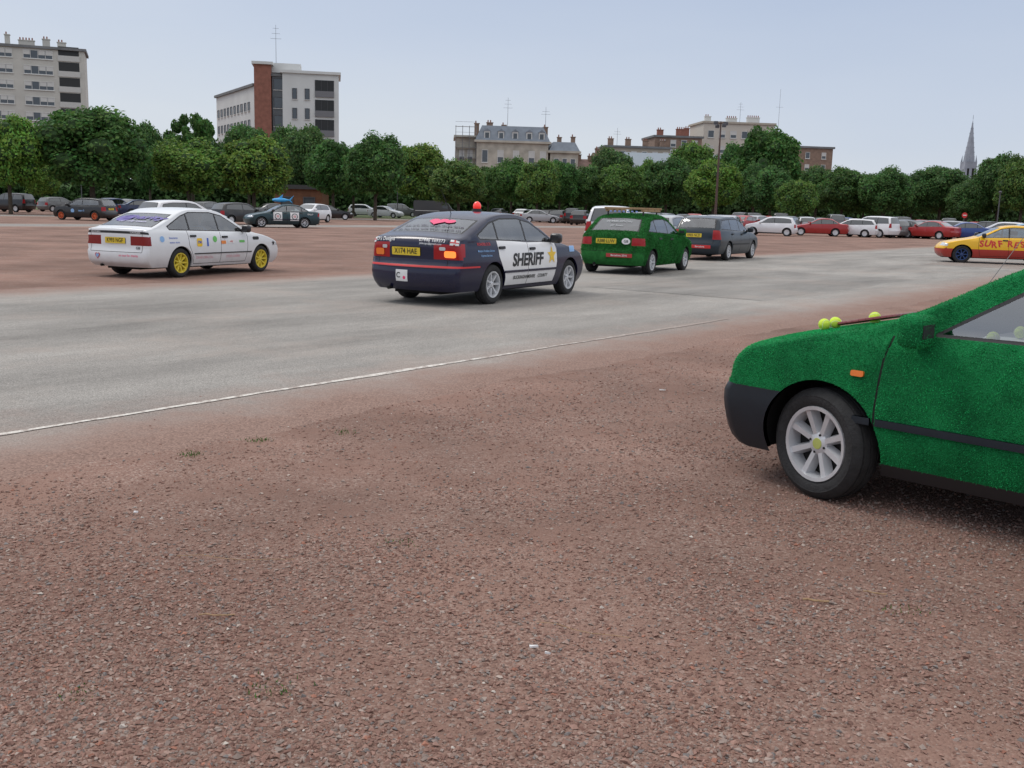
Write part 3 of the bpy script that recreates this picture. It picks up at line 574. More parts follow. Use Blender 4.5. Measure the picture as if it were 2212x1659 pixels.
# ------------------------------------------------------------------ decals
def sheriff_dec(S,g):
    gl=g('lettering'); 
    for sg in(1,-1):
        dtext(gl,'SHERIFF',.275,S.mside(-.12,.655,sg),BLACKV,.006,.032,1.04,slant=.2)
        slab(gl,[(a,b) for a,b in star(.16)],S.mside(.68,.71,sg),.006,YELV,.05,False)
        dtext(gl,'BUCKINGHAMSHIRE    COUNTY',.08,S.mside(-.02,.385,sg),BLACKV,.006,.016,.98)
        f=S.mside(-1.42,.82,sg)
        dtext(gl,'ROADBLOCK',.06,f,REDV,.006,.01,1,dy=.10); dtext(gl,'Modern Problem Solvers',.045,f,LBLUE,.006,.01,1,dx=.04,dy=.0); dtext(gl,'Express Services',.045,f,LBLUE,.006,.01,1,dx=.04,dy=-.07)
        slab(gl,rrect(.2,.10,.01),S.mside(1.45,.80,sg),.005,LBLUE,.08,False)
    dtext(gl,"JD's Designs",.08,S.mrear(.50,.975),WHITE,.006,.012,1); dtext(gl,'07446 169373',.068,S.mrear(-.36,.975),WHITE,.006,.012,1.1); dtext(gl,'jddesign@gmail.com',.04,S.mrear(-.34,.925),WHITE,.006,.008,1.1)
    for y0 in(.76,-.72):
        f=S.mrear(y0,.965); slab(gl,rect(-.07,.07,-.045,.045),f,.006,WHITE,.05,False); slab(gl,rect(-.07,.07,-.01,.01),f,.008,REDV,.05,False); slab(gl,rect(-.012,.012,-.045,.045),f,.0085,REDV,.05,False)
    f=S.mrear(.12,.44); slab(gl,rect(-.11,.11,-.085,.085),f,.006,WHITE,.05,False); dtext(gl,'C',.11,f,BLACKV,.009,.02,1,dx=-.06); slab(gl,[(a+.05,b-.03) for a,b in circ(.025,12)],f,.009,PINKV,.05,False)
    s0=S.ks(10.5)
    f=S.mtop(s0,0); dtext(gl,'we are like dogs with love',.085,f,M('dark_window_text',(.03,.02,.05),.5),.010,.01,1.2,dy=-.05); dtext(gl,'as no one will ever catch us',.085,f,MATS['dark_window_text'],.010,.01,1.2,dy=-.19)
    slab(gl,[(a*1.2-.02,b+.12) for a,b in heart(.14)],f,.012,PINKV,.06,False); slab(gl,[(a+.20,b+.13) for a,b in circ(.07,14,.09)],f,.012,PINKV,.06,False)
    for y0 in(.60,-.66):
        slab(g('brake_lamp|%g'%y0),rrect(.18,.10,.03),S.mrear(y0,.78),.008,LIT if y0<0 else ORL,.05,False)
        slab(g('reversing_lamp|%g'%y0),rrect(.10,.05,.02),S.mrear(y0*.82,.86),.008,WLENS,.05,False)
    zt=1.405; gb=g('roof_beacon',custom=False); cyl(gb,(-.35,0,zt-.01),(-.35,0,zt+.04),.08,.075,BLK,16); ball(gb,(-.35,0,zt+.075),.068,M('red_beacon',(.8,.03,.02),.2,emis=.5,coat=.5),(1,1,1.2),16)
    ga=g('aerial',custom=False); cyl(ga,(-.95,.1,1.35),(-1.25,.1,1.72),.006,.003,BLK,5)
def cav_dec(S,g):
    gl=g('lettering'); W=S.mrear; PV=M('purple_vinyl',(.09,.06,.32),.4)
    dtext(gl,'VAUXHALL',.045,W(.52,.90),WHITE,.006,.012,1.2); dtext(gl,'CAVALIER',.045,W(-.5,.90),WHITE,.006,.012,1.2)
    f=W(.45,.43); slab(gl,heart(.07),f,.006,REDV,.04,False); slab(gl,heart(.05),f,.009,LBLUE,.04,False)
    dtext(gl,'GB',.075,W(-.56,.60),BLACKV,.012,.015,1); dtext(gl,'on tour for charity',.06,W(-.35,.45),PINKV,.006,.008,1)
    s0=S.ks(10.45); f=S.mtop(s0,0); dtext(gl,'Charity',.26,f,PV,.012,.03,1.4,dy=.05,dx=.12,slant=.3); dtext(gl,'car rally team',.1,f,M('pale_lilac',(.5,.48,.7),.4),.012,.01,1.3,dy=-.16)
    slab(gl,[(a-.34,b) for a,b in circ(.15,16,.22)],f,.006,PV,.06,False)
    for sg in(1,-1):
        def st(x,z,w,h,m,t=None,tm=BLACKV,ts=.05):
            fm=S.mside(x,z,sg); slab(gl,rrect(w,h,min(w,h)*.2),fm,.005,m,.08,False)
            if t: dtext(gl,t,ts,fm,tm,.008,.008,1)
        st(-.70,.70,.16,.17,YELV,'PM',BLUEV,.09); st(-.45,.70,.05,.17,BLUEV); st(.05,.69,.15,.07,M('orange_vinyl',(.8,.25,.05),.4)); st(.30,.705,.22,.08,WHITE,'rally',REDV,.06); st(.66,.70,.18,.05,GREENV)
        slab(gl,[(a,b) for a,b in circ(.065,16)],S.mside(-.22,.76,sg),.005,GREENV,.06,False)
        slab(gl,[(a,b) for a,b in circ(.06,16)],S.mside(-1.75,.78,sg),.005,LBLUE,.06,False)
        dtext(gl,'DAVID DRISCOLL',.075,S.mside(-.55,.39,sg),M('pale_pink',(.7,.35,.4),.4),.006,.005,.9); dtext(gl,'STEVE CORRIN',.075,S.mside(.36,.39,sg),MATS['pale_pink'],.006,.005,.9)
        dtext(gl,'Insurance',.06,S.mside(-1.45,.80,sg),BLUEV,.006,.006,1); dtext(gl,'motor store',.055,S.mside(-1.42,.71,sg),BLUEV,.006,.006,1)
        slab(gl,rrect(.22,.07,.03),S.mside(1.15,.76,sg),.005,BLACKV,.08,False)
        slab(gl,[(a,b) for a,b in star(.07)],S.mside(1.80,.64,sg),.005,BLACKV,.06,False)
def astra_dec(S,g):
    gl=g('lettering'); f=S.mrear(-.38,.775); slab(gl,[(a,b) for a,b in circ(.07,18,.10)],f,.05,WHITE,.04,False); dtext(gl,'GB',.08,f,BLACKV,.053,.015,1)
    f=S.mrear(-.25,.45); slab(gl,rect(-.30,.30,-.04,.04),f,.05,M('dull_red_vinyl',(.38,.03,.03),.5),.08,False); dtext(gl,'Barcelona 2016',.06,f,WHITE,.054,.012,1)
    s0=S.ks(10.45); f=S.mtop(s0,0); dtext(gl,'WIMBLEDON',.10,f,PALEV,.010,.005,1.1,dy=.08); dtext(gl,'or bust',.10,f,PALEV,.010,.005,1.1,dy=-.08)
    gr=g('roof_rack',custom=False); WD=M('bare_wood',(.34,.22,.12),.8,var=.2)
    z=1.46
    for y in(-.45,.45): box(gr,-1.15,.1,y-.03,y+.03,z,z+.05,WD,.005)
    for x in(-1.15,-.75,-.35,.1): box(gr,x-.03,x+.03,-.5,.5,z+.052,z+.10,WD,.005)
    for x in(-1.05,-.1):
        for y in(-.45,.45): cyl(gr,(x,y,1.34),(x,y,z),.02,.02,BLK,6)
    gb=g('light_bar',custom=False); BL=M('blue_led',(.25,.35,.7),.3)
    for i in range(7): box(gb,-1.21,-1.18,-.36+i*.11,-.36+i*.11+.05,z-.015,z+.02,BL,.006)
def volvo_dec(S,g):
    gl=g('lettering'); f=S.mrear(-.2,.45); slab(gl,rect(-.34,.34,-.05,.05),f,.006,REDV,.08,False); dtext(gl,'Barcelona',.075,f,WHITE,.009,.01,1)
    f=S.mrear(.30,.62); slab(gl,circ(.06,16,.09),f,.006,WHITE,.04,False); dtext(gl,'GB',.06,f,BLACKV,.009,.01,1)
def teal_dec(S,g):
    gl=g('lettering')
    for sg in(1,-1):
        for x in(.45,-.55):
            f=S.mside(x,.66,sg); slab(gl,rect(-.26,.26,-.24,.24),f,.006,WHITE,.1,False); slab(gl,circ(.18,20),f,.009,BLACKV,.05,False); slab(gl,circ(.14,20),f,.012,WHITE,.05,False); dtext(gl,'53',.16,f,REDV,.015,.02,1)
        dtext(gl,'RALLY',.12,S.mside(-1.5,.8,sg),WHITE,.006,.01,1)
    gs=g('roof_shark',custom=False); SH=M('shark_blue',(.05,.35,.7),.4); z=1.60; n=10
    rings=[(-.55,.02),(-.4,.06),(-.15,.13),(.15,.15),(.4,.11),(.55,.04)]
    V=[];F=[]
    for x,r in rings:
        for i in range(n): V.append((x,r*math.cos(2*pi*i/n),z+r*.9*math.sin(2*pi*i/n)))
    for k in range(len(rings)-1):
        for i in range(n): F.append((k*n+i,k*n+(i+1)%n,(k+1)*n+(i+1)%n,(k+1)*n+i))
    gs.add(V,F,SH)
    for P in([(-.05,0,z+.1),(.2,0,z+.1),(-.1,0,z+.34)],[(-.42,0,z),(-.55,0,z),(-.75,0,z+.28)],[(-.42,0,z),(-.55,0,z),(-.7,0,z-.18)]):
        gs.add([(a,b+.015,c) for a,b,c in P]+[(a,b-.015,c) for a,b,c in P],[(0,1,2),(3,5,4),(0,3,4,1),(1,4,5,2),(2,5,3,0)],SH)
    cyl(gs,(0,0,1.36),(0,0,1.5),.03,.03,BLK)
def surf_dec(S,g):
    gl=g('lettering')
    for sg in(1,-1):
        f=S.mside(-.10,.69,sg)
        # hand painted look: each letter wobbles
        for i,ch in enumerate('SURF'): dtext(gl,ch,.30,f,REDV,.006,.035,1.0,dx=-.88+i*.20,dy=.02*math.sin(i*2.3),slant=.25*math.sin(i*1.7))
        for i,ch in enumerate('RESCUE'): dtext(gl,ch,.29,f,REDV,.006,.03,1.0,dx=.04+i*.20,dy=.025*math.sin(i*2.9+1),slant=.25*math.sin(i*2.1))
        dtext(gl,'TP',.22,S.mside(-1.65,.62,sg),REDV,.006,.04,1)
def blk_dec(S,g):
    gl=g('lettering')
    for sg in(1,-1):
        slab(gl,circ(.13,16),S.mside(.3,.6,sg),.006,LBLUE,.06,False); dtext(gl,'team 5',.16,S.mside(-.35,.62,sg),LBLUE,.006,.02,1)
# ------------------------------------------------------------------ build main cars
carisma['decals']=[sheriff_dec]; build_car(carisma,(-.48,17.45),30,'navy and white sheriff hatchback with red roof beacon on asphalt','car')
cavr=build_car(dict(cav,decals=[cav_dec]),(-6.72,21.2),23.5,'white hatchback with yellow wheels and charity stickers on red gravel','car')
ar=build_car(dict(astra,decals=[astra_dec]),(3.16,26.3),27,'hatchback covered in dark green artificial grass with wooden roof rack','car')
build_car(dict(volvo,decals=[volvo_dec]),(6.8,34.8),30,'dark blue estate car with red sticker on its rear bumper','car',res=.11)
build_car(dict(saloon,paint=TEAL,doorpaint=TEAL,rearreg=[(.5,1.4,.68,.9,'tail_light|',REDL)],sidereg=[],decals=[teal_dec],plate=('M53 TGR',0,.8),xdash=.7),(-13.9,61),62+180,'dark teal saloon with white number squares and blue shark on roof','car',res=.13)
build_car(dict(saloon,paint=YPAINT,doorpaint=YPAINT,lowpaint=RPAINT,zlow=.5,rim=BRIM,capm=BRIM,decals=[surf_dec],rub=None,rearreg=[(.5,1.4,.68,.9,'tail_light|',REDL)],sidereg=[('tail_light|',[(-2.4,.68),(-1.93,.72),(-1.93,.9),(-2.4,.9)],REDL)],plate=('SURF 1',0,.8)),(17.45,37.0),-74,'yellow and red saloon lettered surf rescue with blue wheels','car',res=.1)
build_car(dict(golf,paint=BPAINT,bumper=BPAINT,mirm=BPAINT,mirfoot=BLK,rim=ORIM,capm=ORIM,glass=GL,steer=0,decals=[blk_dec],plate=('P77 RLY',0,.75)),(-27.6,66),-75,'small black hatchback with orange wheels and pale stickers','car',res=.13)
gr,GS,gobs=build_car(golf,(3.055,5.02),-44,'hatchback covered in bright green artificial grass with silver wheels','car',res=.055)
def turf(obs,root,n,ln,wd,base,name,var=.55,parts=('body','door')):
    Vs=[]
    for k,ob in obs.items():
        if ob.name.split('.')[0] not in parts: continue
        me=ob.data; co=np.empty(len(me.vertices)*3); me.vertices.foreach_get('co',co); co=co.reshape(-1,3)
        for p in me.polygons:
            m=me.materials[p.material_index]
            if m.name.startswith('green_turf'):
                v=list(p.vertices)
                for a in range(1,len(v)-1):
                    Vs.append((co[v[0]],co[v[a]],co[v[a+1]]))
    T=np.array(Vs); cr=np.cross(T[:,1]-T[:,0],T[:,2]-T[:,0]); A=np.linalg.norm(cr,axis=1); N=cr/np.maximum(A,1e-9)[:,None]
    i=RNG.choice(len(T),n,p=A/A.sum()); a=RNG.random((n,2)); f=a.sum(1)>1; a[f]=1-a[f]
    P=T[i,0]+(T[i,1]-T[i,0])*a[:,:1]+(T[i,2]-T[i,0])*a[:,1:]; nn=N[i]
    d=nn+RNG.normal(0,.45,(n,3)); d[:,2]-=.35; d/=np.linalg.norm(d,axis=1,keepdims=True)
    l=ln*RNG.uniform(.5,1.2,(n,1)); sd=np.cross(d,RNG.normal(0,1,(n,3))); sd/=np.linalg.norm(sd,axis=1,keepdims=True)
    V=np.stack([P-sd*wd/2,P+sd*wd/2,P+d*l],1)
    pt=1+.14*np.sin(P[:,:1]*5+P[:,2:3]*7)+.12*np.sin(P[:,:1]*13-P[:,2:3]*9+P[:,1:2]*8)+.08*np.sin(P[:,:1]*31+P[:,2:3]*23)
    b=RNG.uniform(1-var,1+var,(n,1))*np.array(base)[None]*pt; b[:,0]+=.012*RNG.random(n); c=np.repeat(b,3,axis=0)
    me=fastmesh(name,V,np.arange(3*n).reshape(-1,3),[attrmat('turf_blades',.6,trans=.3)],c)
    ob=bpy.data.objects.new(name,me); link(ob,root); ob['kind']='stuff'
turf(gobs,gr,200000,.0095,.004,(.016,.37,.115),'turf_covering',.38,('body','door','wing_mirror'))
turf(ar[2],ar[0],50000,.035,.012,(.028,.20,.045),'turf_covering',.6)
def place(root,p): 
    a=root.rotation_euler[2]; return (root.location[0]+p[0]*math.cos(a)-p[1]*math.sin(a),root.location[1]+p[0]*math.sin(a)+p[1]*math.cos(a),p[2])
TB=M('tennis_felt',(.62,.8,.08),.9,var=.1,scale=60,bump=.3,bscale=200); TBS=M('tennis_seam',(.75,.8,.6),.7)
gb=Geo(); ball(gb,(0,0,0),.033,TB,n=24)
for i in range(40):
    f=lambda t:Vector((math.cos(t)+.35*math.cos(3*t),math.sin(t)-.35*math.sin(3*t),.9*math.sin(2*t))).normalized()*.0332
    cyl(gb,f(2*pi*i/40),f(2*pi*(i+1)/40),.0014,.0014,TBS,4,False)
bme=gb.mesh('tennis_ball',angle=80)
def hoodz(x,y):
    t=np.linspace(GS.ks(5.5),GS.ks(8),200); p,_=GS.strip(t,np.full(200,y)); i=np.argmin(abs(p[:,0]-x)); return p[i,2]
BALLS=[(1.40,.47),(1.355,.43),(1.15,.38)]
for k,(bx,by) in enumerate(BALLS):
    ob=bpy.data.objects.new('tennis_ball',bme); link(ob); ob.location=place(gr,(bx,by,hoodz(bx,by)+.034)); ob.rotation_euler=(k,k*2,1); top(ob,'yellow-green tennis ball resting on a turf covered bonnet','tennis ball','tennis balls on the car')
for k,(bx,by,bz) in enumerate([(.52,.36,.915),(.50,.05,.925),(.50,-.42,.915),(.55,-.30,.97)]):
    ob=bpy.data.objects.new('tennis_ball',bme); link(ob); ob.location=place(gr,(bx,by,bz)); top(ob,'yellow-green tennis ball lying on a dark dashboard','tennis ball','tennis balls on the car')
gp=Geo(); box(gp,-.12,.12,-.17,.17,0,.003,WHITE); ob=bpy.data.objects.new('paper_sheet',gp.mesh('paper_sheet')); link(ob); ob.location=place(gr,(.48,.12,.888)); ob.rotation_euler=(0,0,1); top(ob,'white paper sheet lying on a dark dashboard','paper')
def racket(x,y,rot,mat,lab,dz=0):
    g=Geo(); n=28
    for i in range(n):
        f=lambda t:(.17*math.cos(t)+.17,.125*math.sin(t),0); cyl(g,f(2*pi*i/n),f(2*pi*(i+1)/n),.010,.010,mat,6,False)
    cyl(g,(-.12,0,0),(.01,.05,0),.008,.008,mat,6); cyl(g,(-.12,0,0),(.01,-.05,0),.008,.008,mat,6)
    root=bpy.data.objects.new('tennis_racket',g.mesh('tennis_racket',angle=60)); link(root)
    g2=Geo(); cyl(g2,(-.30,0,0),(-.11,0,0),.015,.012,mat,8); link(bpy.data.objects.new('handle',g2.mesh('handle')),root)
    g3=Geo()
    for i in range(-7,8):
        u=i/8; h=.125*math.sqrt(1-u*u); cyl(g3,(.17+.17*u,-h,0),(.17+.17*u,h,0),.0012,.0012,WHITE,3,False)
        h=.17*math.sqrt(1-u*u); cyl(g3,(.17-h,.125*u,0),(.17+h,.125*u,0),.0012,.0012,WHITE,3,False)
    link(bpy.data.objects.new('strings',g3.mesh('strings')),root)
    # lie on the slope of the bonnet
    e=.12; sl=(hoodz(x-e,y)-hoodz(x+e,y))/(2*e); a=gr.rotation_euler[2]
    R1=Matrix.Rotation(a,4,'Z')@Matrix.Rotation(math.atan(sl),4,'Y')@Matrix.Rotation(rot,4,'Z')
    root.matrix_world=Matrix.Translation(place(gr,(x,y,hoodz(x,y)+.024+dz)))@R1; top(root,lab,'tennis racket')
racket(1.10,.20,.9,M('racket_maroon',(.16,.02,.025),.4),'maroon tennis racket lying on a turf covered bonnet',.004)
racket(1.12,-.12,.7,M('racket_grey',(.08,.09,.12),.4),'dark grey tennis racket lying on a turf covered bonnet',.004)
g=Geo(); slab(g,rrect(.07,.030,.010),GS.mside(.985,.715,1),.014,ORL,.03); link(bpy.data.objects.new('side_indicator',g.mesh('side_indicator')),gr)
g=Geo(); cyl(g,(.84,.0,.95),(.62,-.75,1.75),.0025,.0015,M('aerial_grey',(.12,.12,.12),.5),5); link(bpy.data.objects.new('aerial',g.mesh('aerial')),gr)
# ------------------------------------------------------------------ parked cars (simple)
golfS=dict(golf,paint=OBJP,bumper=OBJP,mirm=OBJP,mirfoot=BLK,archmat=OBJP,steer=0,frontreg=[(4.1,5.6,.45,1.2,'headlight|',WLENS)]); base={}
base['hatch']=build_car(golfS,None,0,'',simple=True,res=.2)
base['saloon']=build_car(dict(saloon,paint=OBJP,doorpaint=OBJP,mirm=OBJP,rearreg=[(.5,1.4,.68,.9,'tail_light|',REDL)],sidereg=[],archmat=OBJP),None,0,'',simple=True,res=.2)
base['estate']=build_car(dict(volvo,paint=OBJP),None,0,'',simple=True,res=.2)
base['suv']=build_car(suv,None,0,'',simple=True,res=.2)
CN={'white':(.75,.76,.78),'black':(.012,.012,.014),'silver':(.42,.43,.45),'grey':(.12,.125,.13),'red':(.35,.015,.015),'blue':(.02,.06,.25),'darkblue':(.01,.02,.07),'lightblue':(.2,.4,.6)}
KN={'hatch':'hatchback','saloon':'saloon car','estate':'estate car','suv':'tall estate car'}
def pcar(kind,px,dist,bearing,colr,grp='cars parked across the square'):
    ob=bpy.data.objects.new('parked_car',base[kind]); link(ob); ob.location=((px-1117)/2225*dist,dist,0); ob.rotation_euler=(0,0,math.radians(90-bearing)); ob.color=CN[colr]+(1,)
    s=random.uniform(.97,1.05); ob.scale=(s,s,s)
    top(ob,'%s %s parked on the gravel square'%({'darkblue':'dark blue','lightblue':'light blue'}.get(colr,colr),KN[kind]),'car',grp)
pcar('suv',1325,37,9,'white','cars in the moving convoy'); pcar('hatch',1447,44,28,'silver','cars in the moving convoy'); pcar('hatch',398,45,35,'white','cars in the moving convoy')
for a in [('suv',25,90,-75,'black'),('hatch',250,86,10,'blue'),('saloon',315,84,60,'darkblue'),('hatch',522,66,40,'black'),('hatch',672,80,200,'white'),('saloon',715,95,80,'black'),('saloon',600,84,60,'grey'),
 ('hatch',455,80,20,'grey'),('hatch',130,98,30,'grey'),('saloon',280,100,0,'grey'),('hatch',790,125,90,'white'),('saloon',835,120,110,'white'),('suv',870,135,80,'grey'),
 ('saloon',1165,112,80,'silver'),('hatch',1192,118,30,'black'),('hatch',1212,116,20,'grey'),('suv',1240,112,10,'black'),('hatch',1258,104,15,'black'),('hatch',1150,130,15,'grey'),('saloon',1130,135,15,'white'),('hatch',1080,140,15,'grey'),
 ('hatch',1555,62,30,'white'),('saloon',1520,66,60,'silver'),('hatch',1575,75,20,'silver'),
 ('saloon',1610,92,40,'red'),('hatch',1665,76,-70,'white'),('hatch',1640,94,40,'silver'),('hatch',1705,94,30,'grey'),('saloon',1770,80,-78,'red'),('hatch',1740,96,10,'silver'),('estate',1840,80,-60,'white'),('suv',1882,80,-40,'white'),
 ('hatch',1915,82,-30,'grey'),('hatch',1938,84,-20,'black'),('saloon',1962,82,-30,'black'),('hatch',1985,83,-25,'grey'),('saloon',2010,80,-40,'red'),('hatch',2040,82,-60,'silver'),('saloon',2078,80,-75,'blue'),('hatch',2120,84,-60,'black'),('hatch',2160,80,-60,'white'),('saloon',2200,74,-70,'lightblue')]: pcar(*a)
for i in range(22):
    x=1600+i*28+random.uniform(-6,6); pcar(random.choice(['hatch','saloon','estate','suv']),x,random.uniform(103,109),random.uniform(-10,30),random.choice(['white','black','silver','grey','grey','red','blue','black']))
for i in range(12):
    x=1290+i*26+random.uniform(-6,6); pcar(random.choice(['hatch','saloon','estate']),x,random.uniform(88,108),random.uniform(0,40),random.choice(['white','black','silver','grey','red']))
# ------------------------------------------------------------------ people in cars
SKIN=M('skin',(.45,.25,.18),.6)
def person(root,p,shirt,lab,hairc=(.05,.03,.02)):
    J=[(0,0,.1,.15,.16),(-.05,0,.3,.13,.16),(-.1,0,.48,.13,.17),(-.08,0,.6,.06,.06),(-.06,0,.68,.085,.075),(-.05,0,.76,.10,.085),(-.05,0,.83,.07,.065),
       (-.1,.18,.53,.065,.065),(.02,.27,.32,.045,.045),(.27,.17,.40,.036,.036),(.36,.14,.43,.03,.045),(-.1,-.18,.53,.065,.065),(.02,-.27,.32,.045,.045),(.27,-.17,.40,.036,.036),(.36,-.14,.43,.03,.045),
       (.06,.1,.09,.1,.1),(.45,.12,.17,.07,.07),(.55,.12,-.05,.05,.05),(.06,-.1,.09,.1,.1),(.45,-.12,.17,.07,.07),(.55,-.12,-.05,.05,.05),(.045,0,.74,.02,.02)]
    E=[(0,1),(1,2),(2,3),(3,4),(4,5),(5,6),(2,7),(7,8),(8,9),(9,10),(2,11),(11,12),(12,13),(13,14),(0,15),(15,16),(16,17),(0,18),(18,19),(19,20),(5,21)]
    me=bpy.data.meshes.new('person'); me.from_pydata([j[:3] for j in J],E,[]); ob=bpy.data.objects.new('person',me); COL.objects.link(ob)
    ob.modifiers.new('s','SKIN'); ob.modifiers.new('b','SUBSURF').levels=1
    for i,j in enumerate(J): me.skin_vertices[0].data[i].radius=(j[3],j[4]); me.skin_vertices[0].data[i].use_root=(i==0)
    dg=bpy.context.evaluated_depsgraph_get(); dg.update(); m2=bpy.data.meshes.new_from_object(ob.evaluated_get(dg)); bpy.data.objects.remove(ob)
    m2.materials.clear(); m2.materials.append(SKIN); m2.materials.append(shirt); m2.materials.append(M('jeans',(.03,.05,.12),.9))
    for q in m2.polygons:
        c=q.center; q.use_smooth=True; q.material_index=0 if (c.z>.59 or (c.x>.10 and c.z>.27)) else (1 if c.z>.18 else 2)
    ob=bpy.data.objects.new('person',m2); link(ob); w=place(root,p); ob.location=w; ob.rotation_euler=root.rotation_euler; top(ob,lab,'person')
    g=Geo(); ball(g,(-.075,0,.80),.10,M('hair_%g'%hairc[0],hairc,.8),(1,.9,.85),12); link(bpy.data.objects.new('hair',g.mesh('hair',angle=80)),ob)
person(cavr[0],(-.12,-.35,.40),M('blue_shirt',(.03,.15,.5),.8),'driver in bright blue shirt seated at the wheel')
person(cavr[0],(-.12,.35,.40),M('grey_shirt',(.1,.1,.12),.8),'passenger in dark shirt seated in the car',(.09,.05,.03))
person(ar[0],(-.2,-.37,.43),M('red_shirt',(.35,.03,.03),.8),'driver in red shirt seated at the wheel')
# ------------------------------------------------------------------ ground & road
def gravelmat():
    m,nt,b=newmat('red_gravel'); N=nt.nodes.new; L=nt.links.new
    tc=N('ShaderNodeTexCoord'); 
    vo=N('ShaderNodeTexVoronoi'); vo.inputs['Scale'].default_value=95; vo.inputs['Randomness'].default_value=1; L(tc.outputs['Object'],vo.inputs['Vector'])
    sp=N('ShaderNodeSeparateColor'); L(vo.outputs['Color'],sp.inputs[0])
    r=N('ShaderNodeValToRGB'); e=r.color_ramp.elements; e[0].color=(.14,.088,.072,1); e[1].color=(.38,.30,.26,1); e.new(.35).color=(.215,.132,.106,1); e.new(.7).color=(.275,.18,.146,1)
    L(sp.outputs[0],r.inputs[0])
    n1=N('ShaderNodeTexNoise'); n1.inputs['Scale'].default_value=.45; n1.inputs['Detail'].default_value=9; n1.inputs['Roughness'].default_value=.6; L(tc.outputs['Object'],n1.inputs['Vector'])
    n2=N('ShaderNodeTexNoise'); n2.inputs['Scale'].default_value=1.7; n2.inputs['Detail'].default_value=10; n2.inputs['Roughness'].default_value=.65; L(tc.outputs['Object'],n2.inputs['Vector'])
    mr=N('ShaderNodeMapRange'); mr.inputs[1].default_value=.38; mr.inputs[2].default_value=.62; mr.inputs[3].default_value=.2; mr.inputs[4].default_value=.92; L(n2.outputs['Fac'],mr.inputs[0])
    mx=N('ShaderNodeMix'); mx.data_type='RGBA'; L(mr.outputs[0],mx.inputs[0]); L(r.outputs[0],mx.inputs[6]); mx.inputs[7].default_value=(.235,.142,.112,1)
    ml=N('ShaderNodeMapRange'); ml.inputs[1].default_value=.32; ml.inputs[2].default_value=.68; ml.inputs[3].default_value=.68; ml.inputs[4].default_value=1.25; L(n1.outputs['Fac'],ml.inputs[0])
    sc=N('ShaderNodeVectorMath'); sc.operation='SCALE'; L(mx.outputs[2],sc.inputs[0]); L(ml.outputs[0],sc.inputs['Scale']); L(sc.outputs[0],b.inputs['Base Color'])
    b.inputs['Roughness'].default_value=.95; b.inputs['Specular IOR Level'].default_value=.2
    bp=N('ShaderNodeBump'); bp.inputs['Strength'].default_value=.6; bp.inputs['Distance'].default_value=.01; bp.invert=True; L(vo.outputs['Distance'],bp.inputs['Height']); L(bp.outputs[0],b.inputs['Normal'])
    return m
GRAV=gravelmat()
ob=bpy.data.objects.new('ground',fastmesh('ground',[(-1500,-200,0),(1500,-200,0),(1500,2500,0),(-1500,2500,0)],[(0,1,2,3)],[GRAV])); link(ob); ob['kind']='structure'
